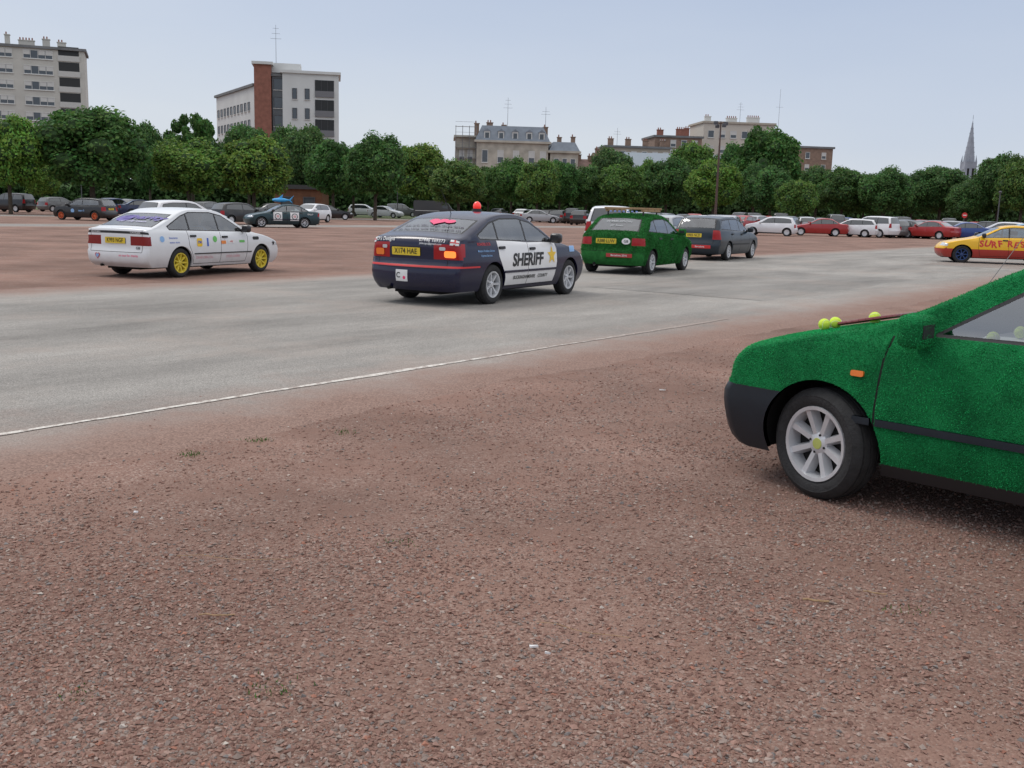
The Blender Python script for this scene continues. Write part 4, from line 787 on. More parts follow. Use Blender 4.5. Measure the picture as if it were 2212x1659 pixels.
def asphalt(name,base,edges):
    m,nt,b=newmat(name); N=nt.nodes.new; L=nt.links.new
    tc=N('ShaderNodeTexCoord'); sp=N('ShaderNodeSeparateXYZ'); L(tc.outputs['Object'],sp.inputs[0])
    n=N('ShaderNodeTexNoise'); n.inputs['Scale'].default_value=110; n.inputs['Detail'].default_value=3; L(tc.outputs['Object'],n.inputs['Vector'])
    r=N('ShaderNodeValToRGB'); e=r.color_ramp.elements; e[0].position=.3;e[1].position=.72; e[0].color=tuple(x*.5 for x in base)+(1,); e[1].color=tuple(x*1.45 for x in base)+(1,); L(n.outputs['Fac'],r.inputs[0])
    mp=N('ShaderNodeMapping'); mp.inputs['Scale'].default_value=(.2,.6,1); L(tc.outputs['Object'],mp.inputs[0])
    n2=N('ShaderNodeTexNoise'); n2.inputs['Scale'].default_value=1; n2.inputs['Detail'].default_value=10; n2.inputs['Roughness'].default_value=.68; L(mp.outputs[0],n2.inputs['Vector'])
    mr=N('ShaderNodeMapRange'); mr.inputs[1].default_value=.32; mr.inputs[2].default_value=.68; mr.inputs[3].default_value=.66; mr.inputs[4].default_value=1.28; L(n2.outputs['Fac'],mr.inputs[0])
    sc=N('ShaderNodeVectorMath'); sc.operation='SCALE'; L(r.outputs[0],sc.inputs[0]); L(mr.outputs[0],sc.inputs['Scale'])
    # dusty reddish stains spread over the tarmac
    nd=N('ShaderNodeTexNoise'); nd.inputs['Scale'].default_value=.5; nd.inputs['Detail'].default_value=10; nd.inputs['Roughness'].default_value=.7; L(tc.outputs['Object'],nd.inputs['Vector'])
    md=N('ShaderNodeMapRange'); md.inputs[1].default_value=.5; md.inputs[2].default_value=.72; md.inputs[3].default_value=0; md.inputs[4].default_value=.5; L(nd.outputs['Fac'],md.inputs[0])
    mxd=N('ShaderNodeMix'); mxd.data_type='RGBA'; L(md.outputs[0],mxd.inputs[0]); L(sc.outputs[0],mxd.inputs[6]); mxd.inputs[7].default_value=(.36,.30,.26,1)
    n3=N('ShaderNodeTexNoise'); n3.inputs['Scale'].default_value=1.2; n3.inputs['Detail'].default_value=10; n3.inputs['Roughness'].default_value=.7; L(tc.outputs['Object'],n3.inputs['Vector'])
    nn=N('ShaderNodeMath'); nn.operation='MULTIPLY_ADD'; L(n3.outputs['Fac'],nn.inputs[0]); nn.inputs[1].default_value=2.4; nn.inputs[2].default_value=-1.2
    lo,hi=edges
    a=N('ShaderNodeMath'); a.operation='SUBTRACT'; L(sp.outputs['Y'],a.inputs[0]); a.inputs[1].default_value=lo
    b2=N('ShaderNodeMath'); b2.operation='SUBTRACT'; b2.inputs[0].default_value=hi; L(sp.outputs['Y'],b2.inputs[1])
    mn=N('ShaderNodeMath'); mn.operation='MINIMUM'; L(a.outputs[0],mn.inputs[0]); L(b2.outputs[0],mn.inputs[1])
    ad=N('ShaderNodeMath'); ad.operation='ADD'; L(mn.outputs[0],ad.inputs[0]); L(nn.outputs[0],ad.inputs[1])
    m1=N('ShaderNodeMapRange'); m1.inputs[1].default_value=.2; m1.inputs[2].default_value=1.5; m1.inputs[3].default_value=.95; m1.inputs[4].default_value=0; L(ad.outputs[0],m1.inputs[0])
    mx=N('ShaderNodeMix'); mx.data_type='RGBA'; L(m1.outputs[0],mx.inputs[0]); L(mxd.outputs[2],mx.inputs[6])
    r2=N('ShaderNodeValToRGB'); e=r2.color_ramp.elements; e[0].position=.3;e[1].position=.7; e[0].color=(.22,.155,.13,1); e[1].color=(.38,.30,.26,1); L(n.outputs['Fac'],r2.inputs[0]); L(r2.outputs[0],mx.inputs[7])
    m3=N('ShaderNodeMapRange'); m3.inputs[1].default_value=.1; m3.inputs[2].default_value=.8; m3.inputs[3].default_value=1; m3.inputs[4].default_value=0
    h2=N('ShaderNodeMath'); h2.operation='MULTIPLY_ADD'; L(nn.outputs[0],h2.inputs[0]); h2.inputs[1].default_value=.6; L(mn.outputs[0],h2.inputs[2]); L(h2.outputs[0],m3.inputs[0])
    mx3=N('ShaderNodeMix'); mx3.data_type='RGBA'; L(m3.outputs[0],mx3.inputs[0]); L(mx.outputs[2],mx3.inputs[6])
    vo=N('ShaderNodeTexVoronoi'); vo.inputs['Scale'].default_value=95; L(tc.outputs['Object'],vo.inputs['Vector']); s4=N('ShaderNodeSeparateColor'); L(vo.outputs['Color'],s4.inputs[0])
    r3=N('ShaderNodeValToRGB'); e=r3.color_ramp.elements; e[0].color=(.16,.10,.08,1); e[1].color=(.31,.205,.165,1); L(s4.outputs[0],r3.inputs[0]); L(r3.outputs[0],mx3.inputs[7])
    L(mx3.outputs[2],b.inputs['Base Color']); b.inputs['Roughness'].default_value=.9; b.inputs['Specular IOR Level'].default_value=.3
    bp=N('ShaderNodeBump'); bp.inputs['Strength'].default_value=.5; bp.inputs['Distance'].default_value=.007; L(n.outputs['Fac'],bp.inputs['Height']); L(bp.outputs[0],b.inputs['Normal'])
    return m
ROT=math.atan2(.8,.6)
def wob(x,a,s): return a*(math.sin(x*1.3+s)+.6*math.sin(x*3.1+s*2)+.4*math.sin(x*7.7+s*3)+.3*math.sin(x*17+s))
def strip(name,s0,s1,n0,n1,z,mat,w0=.1,w1=.1,step=.25,sk=0):
    # feathered sheet: long edges taper down into the surface below
    V=[];F=[];k=0; x=s0; seed=random.random()*9; zz=z-.0045 if sk else z
    while x<=s1:
        a=n0+wob(x,w0,seed); b=n1+wob(x,w1,seed+4)
        V+=[(x,a-sk,zz),(x,a,z),(x,b,z),(x,b+sk,zz)]; k+=1; x+=step if abs(x)<60 else 2
    F=[(4*i+j,4*i+4+j,4*i+5+j,4*i+1+j) for i in range(k-1) for j in((0,1,2) if sk else (1,))]
    ob=bpy.data.objects.new(name,fastmesh(name,V,F,[mat],smooth=True)); link(ob); ob.rotation_euler=(0,0,ROT); ob['kind']='structure'; return ob
AB=(.28,.265,.245)
AS=asphalt('asphalt',AB,(5.45,16.2)); AS2=asphalt('asphalt_far',(.27,.255,.24),(48,53.5))
strip('road',-40,160,5.4,16.1,.004,AS,.06,.09,.15,.15)
strip('road_beyond',-60,260,48,53.5,.004,AS2,.1,.1,1,.15)
strip('path_beyond',-60,260,71,77,.004,asphalt('asphalt_far2',(.27,.25,.23),(71,77)),.1,.1,1,.15)
strip('road_patch',17,26.5,7.4,10.8,.008,asphalt('asphalt_dark',(.24,.228,.212),(0,100)),.05,.05,.25,.1)
def paintline():
    m,nt,b=newmat('worn_line_paint'); N=nt.nodes.new; L=nt.links.new
    tc=N('ShaderNodeTexCoord'); n=N('ShaderNodeTexNoise'); n.inputs['Scale'].default_value=9; n.inputs['Detail'].default_value=10; n.inputs['Roughness'].default_value=.85; L(tc.outputs['Object'],n.inputs['Vector'])
    sp=N('ShaderNodeSeparateXYZ'); L(tc.outputs['Object'],sp.inputs[0])
    f=N('ShaderNodeMapRange'); f.inputs[1].default_value=7; f.inputs[2].default_value=13.5; f.inputs[3].default_value=.01; f.inputs[4].default_value=.17; L(sp.outputs['X'],f.inputs[0])
    s=N('ShaderNodeMath'); s.operation='SUBTRACT'; L(n.outputs['Fac'],s.inputs[0]); L(f.outputs[0],s.inputs[1])
    r=N('ShaderNodeValToRGB'); e=r.color_ramp.elements; e[0].position=.42;e[1].position=.53; e[0].color=(.30,.245,.215,1); e[1].color=(.66,.63,.58,1); L(s.outputs[0],r.inputs[0]); L(r.outputs[0],b.inputs['Base Color']); b.inputs['Roughness'].default_value=.8
    return m
LP=paintline()
strip('road_line',-40,13.6,6.30,6.365,.009,LP,.010,.007,.05)
strip('road_line_beyond',-30,120,53.1,53.25,.009,LP,.01,.01,1)
for i in range(7): strip('road_marking',36+i*.85,36.45+i*.85,6.8,9.8,.009,LP,.01,.01,.1)
GV=M('verge_grass',(.075,.10,.035),.95,var=.4,scale=.6)
ob=bpy.data.objects.new('grass_verge',fastmesh('grass_verge',[(-120,103,.012),(-8,112,.012),(-8,150,.012),(-120,150,.012)],[(0,1,2,3)],[GV])); link(ob); ob['kind']='structure'
def stones(n,ymin,ymax,pw,rmin,rmax,name):
    u=RNG.random(n*3); Y=(ymin**(1-pw)+u*(ymax**(1-pw)-ymin**(1-pw)))**(1/(1-pw)); X=(RNG.random(n*3)*2-1)*(.56*Y+.4)
    nn=-.8*X+.6*Y; ss=.6*X+.8*Y
    edge=5.95+.2*np.sin(ss*1.7)+.12*np.sin(ss*5.1); fade=np.clip((edge-nn)/1.7,0,1)**1.2
    pat=.5+.3*np.sin(X*1.3+Y*.9+1)+.3*np.sin(X*2.9-Y*2.2)+.25*np.sin(X*.7-Y*1.6+2)+.2*np.sin(X*5.3+Y*4.1)
    tr=np.exp(-((X*.35+Y*.94-4.4-.15*np.sin(X*1.1))/.22)**2)+np.exp(-((X*.35+Y*.94-5.7-.15*np.sin(X*1.1))/.22)**2)
    k=RNG.random(n*3)<np.clip(fade*(.38+.6*pat)*(1-.6*tr)+.008*(nn<6.6),0,1); k&=(nn<11); X=X[k][:n];Y=Y[k][:n]; n=len(X)
    o=np.array([(1,0,0),(-1,0,0),(0,1,0),(0,-1,0),(0,0,1),(0,0,-1)],float)
    V=o[None]*RNG.uniform(.65,1.15,(n,6,1))+RNG.normal(0,.16,(n,6,3))
    r=(rmin+(rmax-rmin)*RNG.random(n)**3)[:,None]; sc=np.stack([r[:,0]*RNG.uniform(.8,1.3,n),r[:,0]*RNG.uniform(.7,1.1,n),r[:,0]*RNG.uniform(.45,.8,n)],-1)
    V*=sc[:,None,:]; a=RNG.random(n)*2*pi; tl=RNG.normal(0,.35,n)
    y=V[:,:,1]*np.cos(tl)[:,None]-V[:,:,2]*np.sin(tl)[:,None]; z=V[:,:,1]*np.sin(tl)[:,None]+V[:,:,2]*np.cos(tl)[:,None]
    x=V[:,:,0]; X2=x*np.cos(a)[:,None]-y*np.sin(a)[:,None]; Y2=x*np.sin(a)[:,None]+y*np.cos(a)[:,None]
    V=np.stack([X2+X[:,None],Y2+Y[:,None],z+(sc[:,2]*.35)[:,None]],-1)
    f=np.array([(0,2,4),(2,1,4),(1,3,4),(3,0,4),(2,0,5),(1,2,5),(3,1,5),(0,3,5)]); F=(f[None]+6*np.arange(n)[:,None,None]).reshape(-1,3)
    pal=np.array([(.255,.15,.12),(.295,.18,.146),(.225,.13,.104),(.32,.22,.183),(.30,.235,.205),(.225,.175,.152),(.205,.185,.178),(.37,.30,.26),(.33,.155,.11),(.52,.47,.42)])
    pr=np.array([.24,.22,.14,.14,.1,.07,.035,.035,.02,.004]); c=pal[RNG.choice(10,n,p=pr/pr.sum())]*RNG.uniform(.85,1.12,(n,1))
    ob=bpy.data.objects.new(name,fastmesh(name,V,F,[attrmat('stone_material',.9)],np.repeat(c,6,axis=0))); link(ob); ob['kind']='stuff'
stones(170000,2.0,12,1.3,.0028,.0125,'gravel_stones')
for (t,d,l,r,m,nm,lab) in [(-.30,3.5,.13,.003,'w','twig','thin dry twig lying on red gravel'),(.08,3.45,.35,.0015,'w','twig','thin dry twig lying on red gravel'),(-.28,4.1,.5,.0015,'w','twig','thin dry twig lying on red gravel'),(.32,3.8,.10,.005,'w','twig','thin dry twig lying on red gravel'),(.38,3.9,.09,.003,'w','twig','thin dry twig lying on red gravel'),(.03,3.3,.03,.006,'p','litter','scrap of white paper litter on red gravel'),(.045,3.25,.02,.004,'p','litter','scrap of white paper litter on red gravel'),(.15,8.5,.05,.01,'p','litter','scrap of white paper litter on red gravel'),(-.38,4.7,.02,.008,'p','litter','scrap of white paper litter on red gravel')]:
    g=Geo(); mt=M('dry_twig',(.38,.25,.14),.9) if m=='w' else WHITE; a=random.uniform(-.4,.4)
    if m=='w':
        p=(-l/2,0,0)
        for i in range(1,6): q=(-l/2+l*i/5,.04*l*math.sin(i*1.7),.002*(i%2)); cyl(g,p,q,r,r*.8,mt,5); p=q
    else: g.add([(-l/2,-r,0),(l/2,-r,0),(l/2,r,.004),(-l/2,r,.006),(-l/2,-r,.006),(l/2,-r,.008)],[(0,1,2,3),(0,4,5,1),(4,3,2,5)],mt)
    ob=bpy.data.objects.new(nm,g.mesh(nm)); link(ob); ob.location=(t*d,d,.014); ob.rotation_euler=(0,0,a); top(ob,lab,nm)
def grass(x,y,n,h):
    P=RNG.normal(0,.04,(n,2))+np.array([x,y]); d=RNG.normal(0,.5,(n,3)); d[:,2]=1; d/=np.linalg.norm(d,axis=1,keepdims=True); sd=np.cross(d,RNG.normal(0,1,(n,3))); sd/=np.linalg.norm(sd,axis=1,keepdims=True)
    b=np.c_[P,np.full(n,.004)]; V=np.stack([b-sd*.003,b+sd*.003,b+d*h*RNG.uniform(.5,1,(n,1))],1); return V
V=np.concatenate([grass(*a) for a in [(-.72,2.95,35,.022),(1.55,3.75,25,.018),(-1.3,2.9,25,.018),(-.5,4.4,30,.018),(-1.9,5.9,60,.022),(-1.6,6.3,60,.022),(-1.1,6.6,40,.02)]]); n=len(V); ob=bpy.data.objects.new('grass_tufts',fastmesh('grass_tufts',V,np.arange(3*n).reshape(-1,3),[attrmat('grass_blade',.7)],np.tile((.06,.14,.025),(3*n,1)))); link(ob); ob['kind']='stuff'
# ------------------------------------------------------------------ trees
LEAF=attrmat('leaf_material',.65,objcol=True,trans=.35); BARK=M('bark',(.07,.055,.04),.9,var=.4,scale=6,bump=.6,bscale=20)
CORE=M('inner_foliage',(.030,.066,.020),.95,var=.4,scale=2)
def crown(seed,nb=60,nl=260,leaf=.21,open_=0):
    r=np.random.default_rng(seed); W=4.0;H=3.8
    d=r.normal(0,1,(nb,3)); d/=np.linalg.norm(d,axis=1,keepdims=True); rad=r.uniform(.35,.88,nb)**.6
    C=d*rad[:,None]*np.array([W,W,H])*.86; C[:,2]=np.where(C[:,2]<-H*.55,-H*.55+r.uniform(-.2,.5,nb),C[:,2]); R=r.uniform(.55,1.3,nb)*(1-open_*.3)
    tone=r.uniform(.7,1.35,nb)
    i=np.repeat(np.arange(nb),nl); n=len(i); v=r.normal(0,1,(n,3)); v/=np.linalg.norm(v,axis=1,keepdims=True)
    P=C[i]+v*(R[i]*r.uniform(.72,1.25,n))[:,None]*np.array([1,1,.85])
    nr=v+r.normal(0,.7,(n,3)); nr[:,2]+=.5; nr/=np.linalg.norm(nr,axis=1,keepdims=True)
    a=np.cross(nr,r.normal(0,1,(n,3))); a/=np.linalg.norm(a,axis=1,keepdims=True); b=np.cross(nr,a); s=(leaf*r.uniform(.5,1.15,n))[:,None]
    V=np.stack([P-a*s,P-b*s*.55,P+a*s,P+b*s*.6+nr*s*.2],1)
    c=np.array([.088,.185,.048])[None]*(tone[i]*r.uniform(.65,1.35,n))[:,None]; c[:,0]*=r.uniform(.8,1.5,n)
    F=np.arange(4*n).reshape(-1,4); cols=np.repeat(c,4,axis=0)
    g=Geo()
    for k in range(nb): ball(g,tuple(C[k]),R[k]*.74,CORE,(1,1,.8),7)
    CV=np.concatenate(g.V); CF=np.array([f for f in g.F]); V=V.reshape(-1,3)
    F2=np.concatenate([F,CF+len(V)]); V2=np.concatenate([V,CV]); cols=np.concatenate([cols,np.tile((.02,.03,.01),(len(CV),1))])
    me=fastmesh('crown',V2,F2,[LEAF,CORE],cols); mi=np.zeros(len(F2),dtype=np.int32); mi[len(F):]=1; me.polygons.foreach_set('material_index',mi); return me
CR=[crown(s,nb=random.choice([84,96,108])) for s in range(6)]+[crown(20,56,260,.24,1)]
def trunk(seed):
    r=random.Random(seed); g=Geo(); cyl(g,(0,0,-.1),(.05,0,2.2),.24,.19,BARK,9); cyl(g,(.05,0,2.2),(0,.1,4.2),.19,.12,BARK,8)
    for i in range(6):
        a=i*1.05+r.random()*.5; z=1.9+r.random()*1.0; e=(.9*math.cos(a),.9*math.sin(a),z+1.1+r.random()*.5); cyl(g,(.04,0,z),e,.1,.06,BARK,6); cyl(g,e,(e[0]*1.6,e[1]*1.6,e[2]+.8),.06,.03,BARK,5)
    return g.mesh('trunk',angle=60)
TR=[trunk(i) for i in range(3)]
ntree=0
def tree(px,ytop,dist,wpx,tone=(1,1,1),v=None,cb=None):
    global ntree
    X=(px-1117)/2225*dist; hor=450+.027*(px-1106); H=EYE+dist*(hor-ytop)/2260; Wd=wpx/2225*dist; v=ntree%6 if v is None else v; ntree+=1
    root=bpy.data.objects.new('tree',None); link(root); root.location=(X,dist,0); root.rotation_euler=(0,0,random.random()*6.28)
    t=bpy.data.objects.new('trunk',TR[ntree%3]); link(t,root); s=min(H,Wd*1.1)/8.6; t.scale=(s,s,H/8.6)
    b=cb if cb is not None else min(1.8,H*.2); hc=(H-b)/2
    c=bpy.data.objects.new('crown',CR[v]); link(c,root); c.location=(0,0,b+hc*.95); c.scale=(Wd/2/4.0,Wd/2/4.0,hc/4.0); c.color=tuple(x*random.uniform(.92,1.08) for x in tone)+(1,)
    lt='light green' if tone[1]>1.25 else 'dark green'
    top(root,('tall ' if H>11 else '')+lt+' leafy tree standing behind the parked cars','tree','trees around the square')
LG=(1.45,1.38,1.0); MG=(1.12,1.12,.95); DG=(.75,.88,.92)
for a in [(-60,225,82,165,MG),(25,235,80,150,LG),(205,213,84,235,DG),(95,335,105,90,LG),(328,255,125,95,DG),(420,222,130,130,DG,6),(412,290,88,185,MG),(550,283,90,165,LG),(540,252,128,120,DG),(620,262,125,100,DG),(665,260,115,125,DG),
 (722,290,104,130,DG),(812,277,98,138,DG),(765,300,120,100,DG),(905,296,116,130,LG),(992,338,105,130,MG),(940,345,130,90,DG),(1055,350,140,85,DG),(1105,332,128,100,DG),(1160,335,122,98,MG),(1208,335,126,92,DG),(1265,352,128,90,DG),(1312,308,152,112,DG),(1340,345,126,112,MG),
 (1390,335,150,85,MG),(1437,330,128,116,DG),(1490,292,168,118,MG),(1540,338,122,128,LG),(1585,300,170,110,DG),(1650,256,158,158,DG),(1625,345,140,85,DG),(1662,350,118,112,DG),(1718,380,112,92,MG),(1760,352,135,100,DG),(1815,352,126,115,DG),(1862,374,130,85,DG),(1905,352,122,122,DG),
 (1965,358,128,100,DG),(2025,346,128,124,DG),(2085,385,118,95,DG),(2150,322,118,115,DG),(2200,318,112,115,MG),(2255,330,110,115,DG)]: tree(*a)
r=np.random.default_rng(5); n=32000; pxs=r.uniform(-80,2300,n); dd=150+r.uniform(-2,2,n); hh=r.uniform(0,1,n)*(4.6+1.2*np.sin(pxs/37)+.8*np.sin(pxs/13)); P=np.stack([(pxs-1117)/2225*dd,dd,hh],-1)
a=r.normal(0,1,(n,3)); a/=np.linalg.norm(a,axis=1,keepdims=True); b=np.cross(a,r.normal(0,1,(n,3))); b/=np.linalg.norm(b,axis=1,keepdims=True); s=r.uniform(.25,.6,(n,1))
V=np.stack([P-a*s,P-b*s*.6,P+a*s,P+b*s*.6],1); c=np.array([.05,.10,.03])*r.uniform(.4,1.5,(n,1)); ob=bpy.data.objects.new('hedge',fastmesh('hedge',V,np.arange(4*n).reshape(-1,4),[attrmat('hedge_leaf',.8)],np.repeat(c,4,axis=0))); link(ob); ob['kind']='stuff'
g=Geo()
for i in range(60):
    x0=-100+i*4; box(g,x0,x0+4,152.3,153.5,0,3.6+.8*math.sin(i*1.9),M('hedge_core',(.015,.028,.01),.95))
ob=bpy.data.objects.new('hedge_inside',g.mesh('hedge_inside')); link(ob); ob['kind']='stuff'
# ------------------------------------------------------------------ buildings
WG=M('window_glass_dark',(.06,.075,.09),.15,var=.4,scale=.3,spec=.8); WFr=M('window_frame_white',(.6,.6,.58),.6); BLIND=M('window_blind',(.55,.55,.53),.7); WFd=M('window_frame_dark',(.08,.08,.09),.6)
def winmesh(w,h,style):
    g=Geo(); t=.09
    fr=WFd if style=='dark' else WFr
    box(g,-w/2,w/2,-.10,-.005,0,t,fr); box(g,-w/2,w/2,-.10,-.005,h-t,h,fr); box(g,-w/2,-w/2+t,-.10,-.005,t,h-t,fr); box(g,w/2-t,w/2,-.10,-.005,t,h-t,fr)
    k=max(1,int(round(w/1.1)))
    for i in range(1,k): x=-w/2+w*i/k; box(g,x-.035,x+.035,-.085,-.005,t,h-t,fr)
    box(g,-w/2+t,w/2-t,-.03,-.006,t,h-t,WG)
    if style=='blind':
        for i in range(k):
            if (i*7)%3!=1: x=-w/2+w*i/k; box(g,x+.08,x+w/k-.08,-.05,-.031,h*.45,h-t,BLIND)
    box(g,-w/2-.08,w/2+.08,-.18,-.005,-.1,-.003,WFr)
    return g.mesh('window')
WMC={}
def building(name,x,y,yaw,W,D,H,wall,label,wins=(),roof='flat',roofmat=None,rh=0,extra=None,trim=None):
    root=bpy.data.objects.new(name,None); link(root); root.location=(x,y,0); root.rotation_euler=(0,0,math.radians(yaw)); top(root,label,'building')
    g=Geo(); box(g,0,W,0,D,-.5,H,wall); link(bpy.data.objects.new('wall',g.mesh('wall')),root)
    rm=roofmat or M('roof_grey',(.16,.165,.17),.8,var=.2,scale=.5); g=Geo()
    if roof=='flat': box(g,-.35,W+.35,-.35,D+.35,H+.003,H+.45,rm)
    elif roof=='mansard':
        i=rh*.35; V=[(-.3,-.3,H),(W+.3,-.3,H),(W+.3,D+.3,H),(-.3,D+.3,H),(i,i,H+rh),(W-i,i,H+rh),(W-i,D-i,H+rh),(i,D-i,H+rh)]
        g.add(V,[(0,1,5,4),(1,2,6,5),(2,3,7,6),(3,0,4,7),(4,5,6,7)],rm); box(g,-.5,W+.5,-.5,D+.5,H-.4,H-.003,trim or wall)
    elif roof=='gable':
        V=[(-.3,-.3,H),(W+.3,-.3,H),(W+.3,D+.3,H),(-.3,D+.3,H),(-.3,D/2,H+rh),(W+.3,D/2,H+rh)]; g.add(V,[(0,1,5,4),(2,3,4,5),(1,2,5),(3,0,4)],rm)
    link(bpy.data.objects.new('roof',g.mesh('roof')),root)
    for (face,xs,zs,w,h,st) in wins:
        key=(w,h,st)
        if key not in WMC: WMC[key]=[winmesh(w,h,st)]+([winmesh(w,h,'blind')] if st=='white' else [])
        for xx in xs:
            for zz in zs:
                o=bpy.data.objects.new('window',random.choice(WMC[key])); link(o,root)
                if face=='f': o.location=(xx,0,zz)
                elif face=='r': o.location=(W,xx,zz); o.rotation_euler=(0,0,pi/2)
    if extra: extra(root)
    return root
def chim(root,items,mat):
    for (x,y,z,w,h) in items:
        g=Geo(); box(g,x,x+w,y,y+.8,z,z+h,mat); box(g,x-.1,x+w+.1,y-.1,y+.9,z+h+.003,z+h+.15,mat)
        for i in range(max(1,int(w/.5))): cyl(g,(x+.25+i*.5,y+.4,z+h+.15),(x+.25+i*.5,y+.4,z+h+.6),.13,.11,BRK,7)
        link(bpy.data.objects.new('chimney',g.mesh('chimney')),root)
def mast(root,x,y,z,h,arms=3,r=.04):
    g=Geo(); cyl(g,(x,y,z),(x,y,z+h),r,r*.6,WFd,5)
    for i in range(arms): zz=z+h*(.65+.13*i); cyl(g,(x-.9+.2*i,y,zz),(x+.9-.2*i,y,zz),.025,.025,WFd,4)
    link(bpy.data.objects.new('antenna',g.mesh('antenna')),root)
CONC=M('concrete_light',(.50,.49,.45),.85,var=.08,scale=.4); WCON=M('white_render',(.60,.61,.60),.8,var=.06,scale=.3); BRK=M('brick_red',(.26,.11,.08),.9,var=.2,scale=1.5); STONE=M('stone_beige',(.44,.41,.35),.9,var=.25,scale=.6)
SLATE=M('slate',(.20,.23,.27),.6,var=.15,scale=1); BRK2=M('brick_brown',(.24,.165,.125),.9,var=.2,scale=1.5); DGL=M('glass_grey',(.12,.13,.14),.3,var=.2,scale=.4); TILE=M('roof_tile',(.16,.10,.085),.85,var=.2,scale=1)
def ex1(root):
    for i in range(10):
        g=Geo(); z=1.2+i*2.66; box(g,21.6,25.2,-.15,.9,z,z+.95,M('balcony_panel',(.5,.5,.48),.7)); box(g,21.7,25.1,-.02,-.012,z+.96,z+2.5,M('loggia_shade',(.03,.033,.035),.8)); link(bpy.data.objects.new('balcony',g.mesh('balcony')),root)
    chim(root,[(10,2,27.7,1.5,1.3),(13,2,27.7,.8,1.5),(15,4,27.7,2.6,1.0),(19,3,27.7,1.2,1.3),(21.5,2,27.7,1.4,.8)],CONC)
zs=[1.3+i*2.66 for i in range(10)]
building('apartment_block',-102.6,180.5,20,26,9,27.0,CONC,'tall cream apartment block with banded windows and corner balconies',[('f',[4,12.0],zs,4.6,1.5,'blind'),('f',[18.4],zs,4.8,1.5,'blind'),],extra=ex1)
def ex2(root):
    for i in range(6):
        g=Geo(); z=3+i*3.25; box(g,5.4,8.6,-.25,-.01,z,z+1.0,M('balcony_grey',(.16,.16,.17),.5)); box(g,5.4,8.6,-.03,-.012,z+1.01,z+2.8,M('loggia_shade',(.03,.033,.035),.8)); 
        for k in range(4): box(g,5.4+k*1.04,5.46+k*1.04,-.1,-.031,z+1.01,z+2.8,WFd)
        link(bpy.data.objects.new('balcony',g.mesh('balcony')),root)
    g=Geo(); box(g,-4.0,3,3,7,23.3,24.9,WCON); link(bpy.data.objects.new('roof_house',g.mesh('roof_house')),root)
    mast(root,-1.2,4,24.8,6.5)
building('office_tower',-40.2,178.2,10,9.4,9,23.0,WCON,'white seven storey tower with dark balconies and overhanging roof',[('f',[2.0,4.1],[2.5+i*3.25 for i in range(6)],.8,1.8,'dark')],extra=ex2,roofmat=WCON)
building('stair_tower',-45.0,178.2,10,2.8,9,24.3,BRK,'narrow windowless red brick stair tower beside white wing',roofmat=WCON)
building('glazed_link',-42.2,179.4,10,2.1,7,22.5,DGL,'recessed grey glazed link between brick tower and white tower',[('f',[1.0],[2+i*3.05 for i in range(7)],1.6,1.9,'dark')])
building('office_wing',-58.6,203,-60,26,9,20.9,WCON,'long white office wing with regular grid of small windows',[('f',[1.6+i*2.35 for i in range(10)],[2+i*3.0 for i in range(6)],1.2,1.5,'dark')])
def ex3(root):
    for x in(1.4,4.1,6.8,9.5,11.9):
        g=Geo(); box(g,x,x+1.1,-.1,1.5,14.3,15.9,WFr); box(g,x+.18,x+.92,-.12,-.101,14.5,15.6,WG); g.add([(x-.1,-.2,15.9),(x+1.2,-.2,15.9),(x+.55,-.2,16.4),(x-.1,1.5,15.9),(x+1.2,1.5,15.9),(x+.55,1.5,16.4)],[(0,1,2),(3,5,4),(0,2,5,3),(1,4,5,2)],SLATE); link(bpy.data.objects.new('dormer',g.mesh('dormer')),root)
    chim(root,[(-.4,3,14,.9,3.4),(2.0,4,16.5,1.2,1.2),(5,5,16.5,.9,.9),(13.0,3,14,.9,3.1)],BRK2); mast(root,6,3,17,5.5,3); mast(root,13.4,3,17,4,2)
building('stone_mansion',-8.0,200,4,13.8,12,14.2,STONE,'beige stone mansion with slate mansard roof, dormers and chimneys',[('f',[1.6,4.6,7.6,10.6,12.8],[2,6,10],1.2,2.4,'white')],'mansard',SLATE,2.8,ex3)
def exs(root):
    g=Geo(); SC=M('scaffold_steel',(.22,.22,.23),.5,metal=.3)
    for x in(0,1.3,2.6,3.9): 
        for y in(-1.0,-.2): cyl(g,(x,y,0),(x,y,16.8),.05,.05,SC,5)
    for k in range(9):
        z=1.0+k*1.95; box(g,-.1,4.0,-1.0,-.2,z,z+.05,SC); cyl(g,(-.1,-1,z+.9),(4,-1,z+.9),.03,.03,SC,4)
    link(bpy.data.objects.new('scaffold',g.mesh('scaffold')),root)
building('scaffolded_house',-12.1,201,4,4,11,14.6,STONE,'narrow stone house wrapped in steel scaffolding',[('f',[1.2,2.8],[2,6,10],1.0,2.3,'white')],'flat',STONE,extra=exs)
def ex5(root): chim(root,[(1.5,2,13.8,.8,1.4),(4.3,3,13.8,.8,1.6)],BRK2)
building('stone_house',6.2,201,4,5.4,11,12.6,STONE,'stone town house with slate mansard roof and arched windows',[('f',[1.2,2.8,4.4],[2,5.5,9],1.0,2.2,'white')],'mansard',SLATE,1.7,ex5)
for i,(x,w,h,m,rf,rhh) in enumerate([(11.8,3.4,9.0,STONE,'gable',2.5),(15.4,3.0,10.2,BRK,'gable',2.6),(18.6,4.3,8.2,STONE,'gable',2.3)]):
    def exq(root,w=w,h=h): chim(root,[(.2,4,h+1,.8,2.2),(w-1,4,h+1,.8,2.0)],BRK2)
    building('town_house',x,203,4,w,10,h,m,['narrow pale stone town house with gabled tile roof','narrow red brick town house with gabled roof','low stone town house with gabled roof'][i],[('f',[w*.3,w*.72],[1.5,5],.9,1.8,'white')],rf,TILE,rhh,exq)
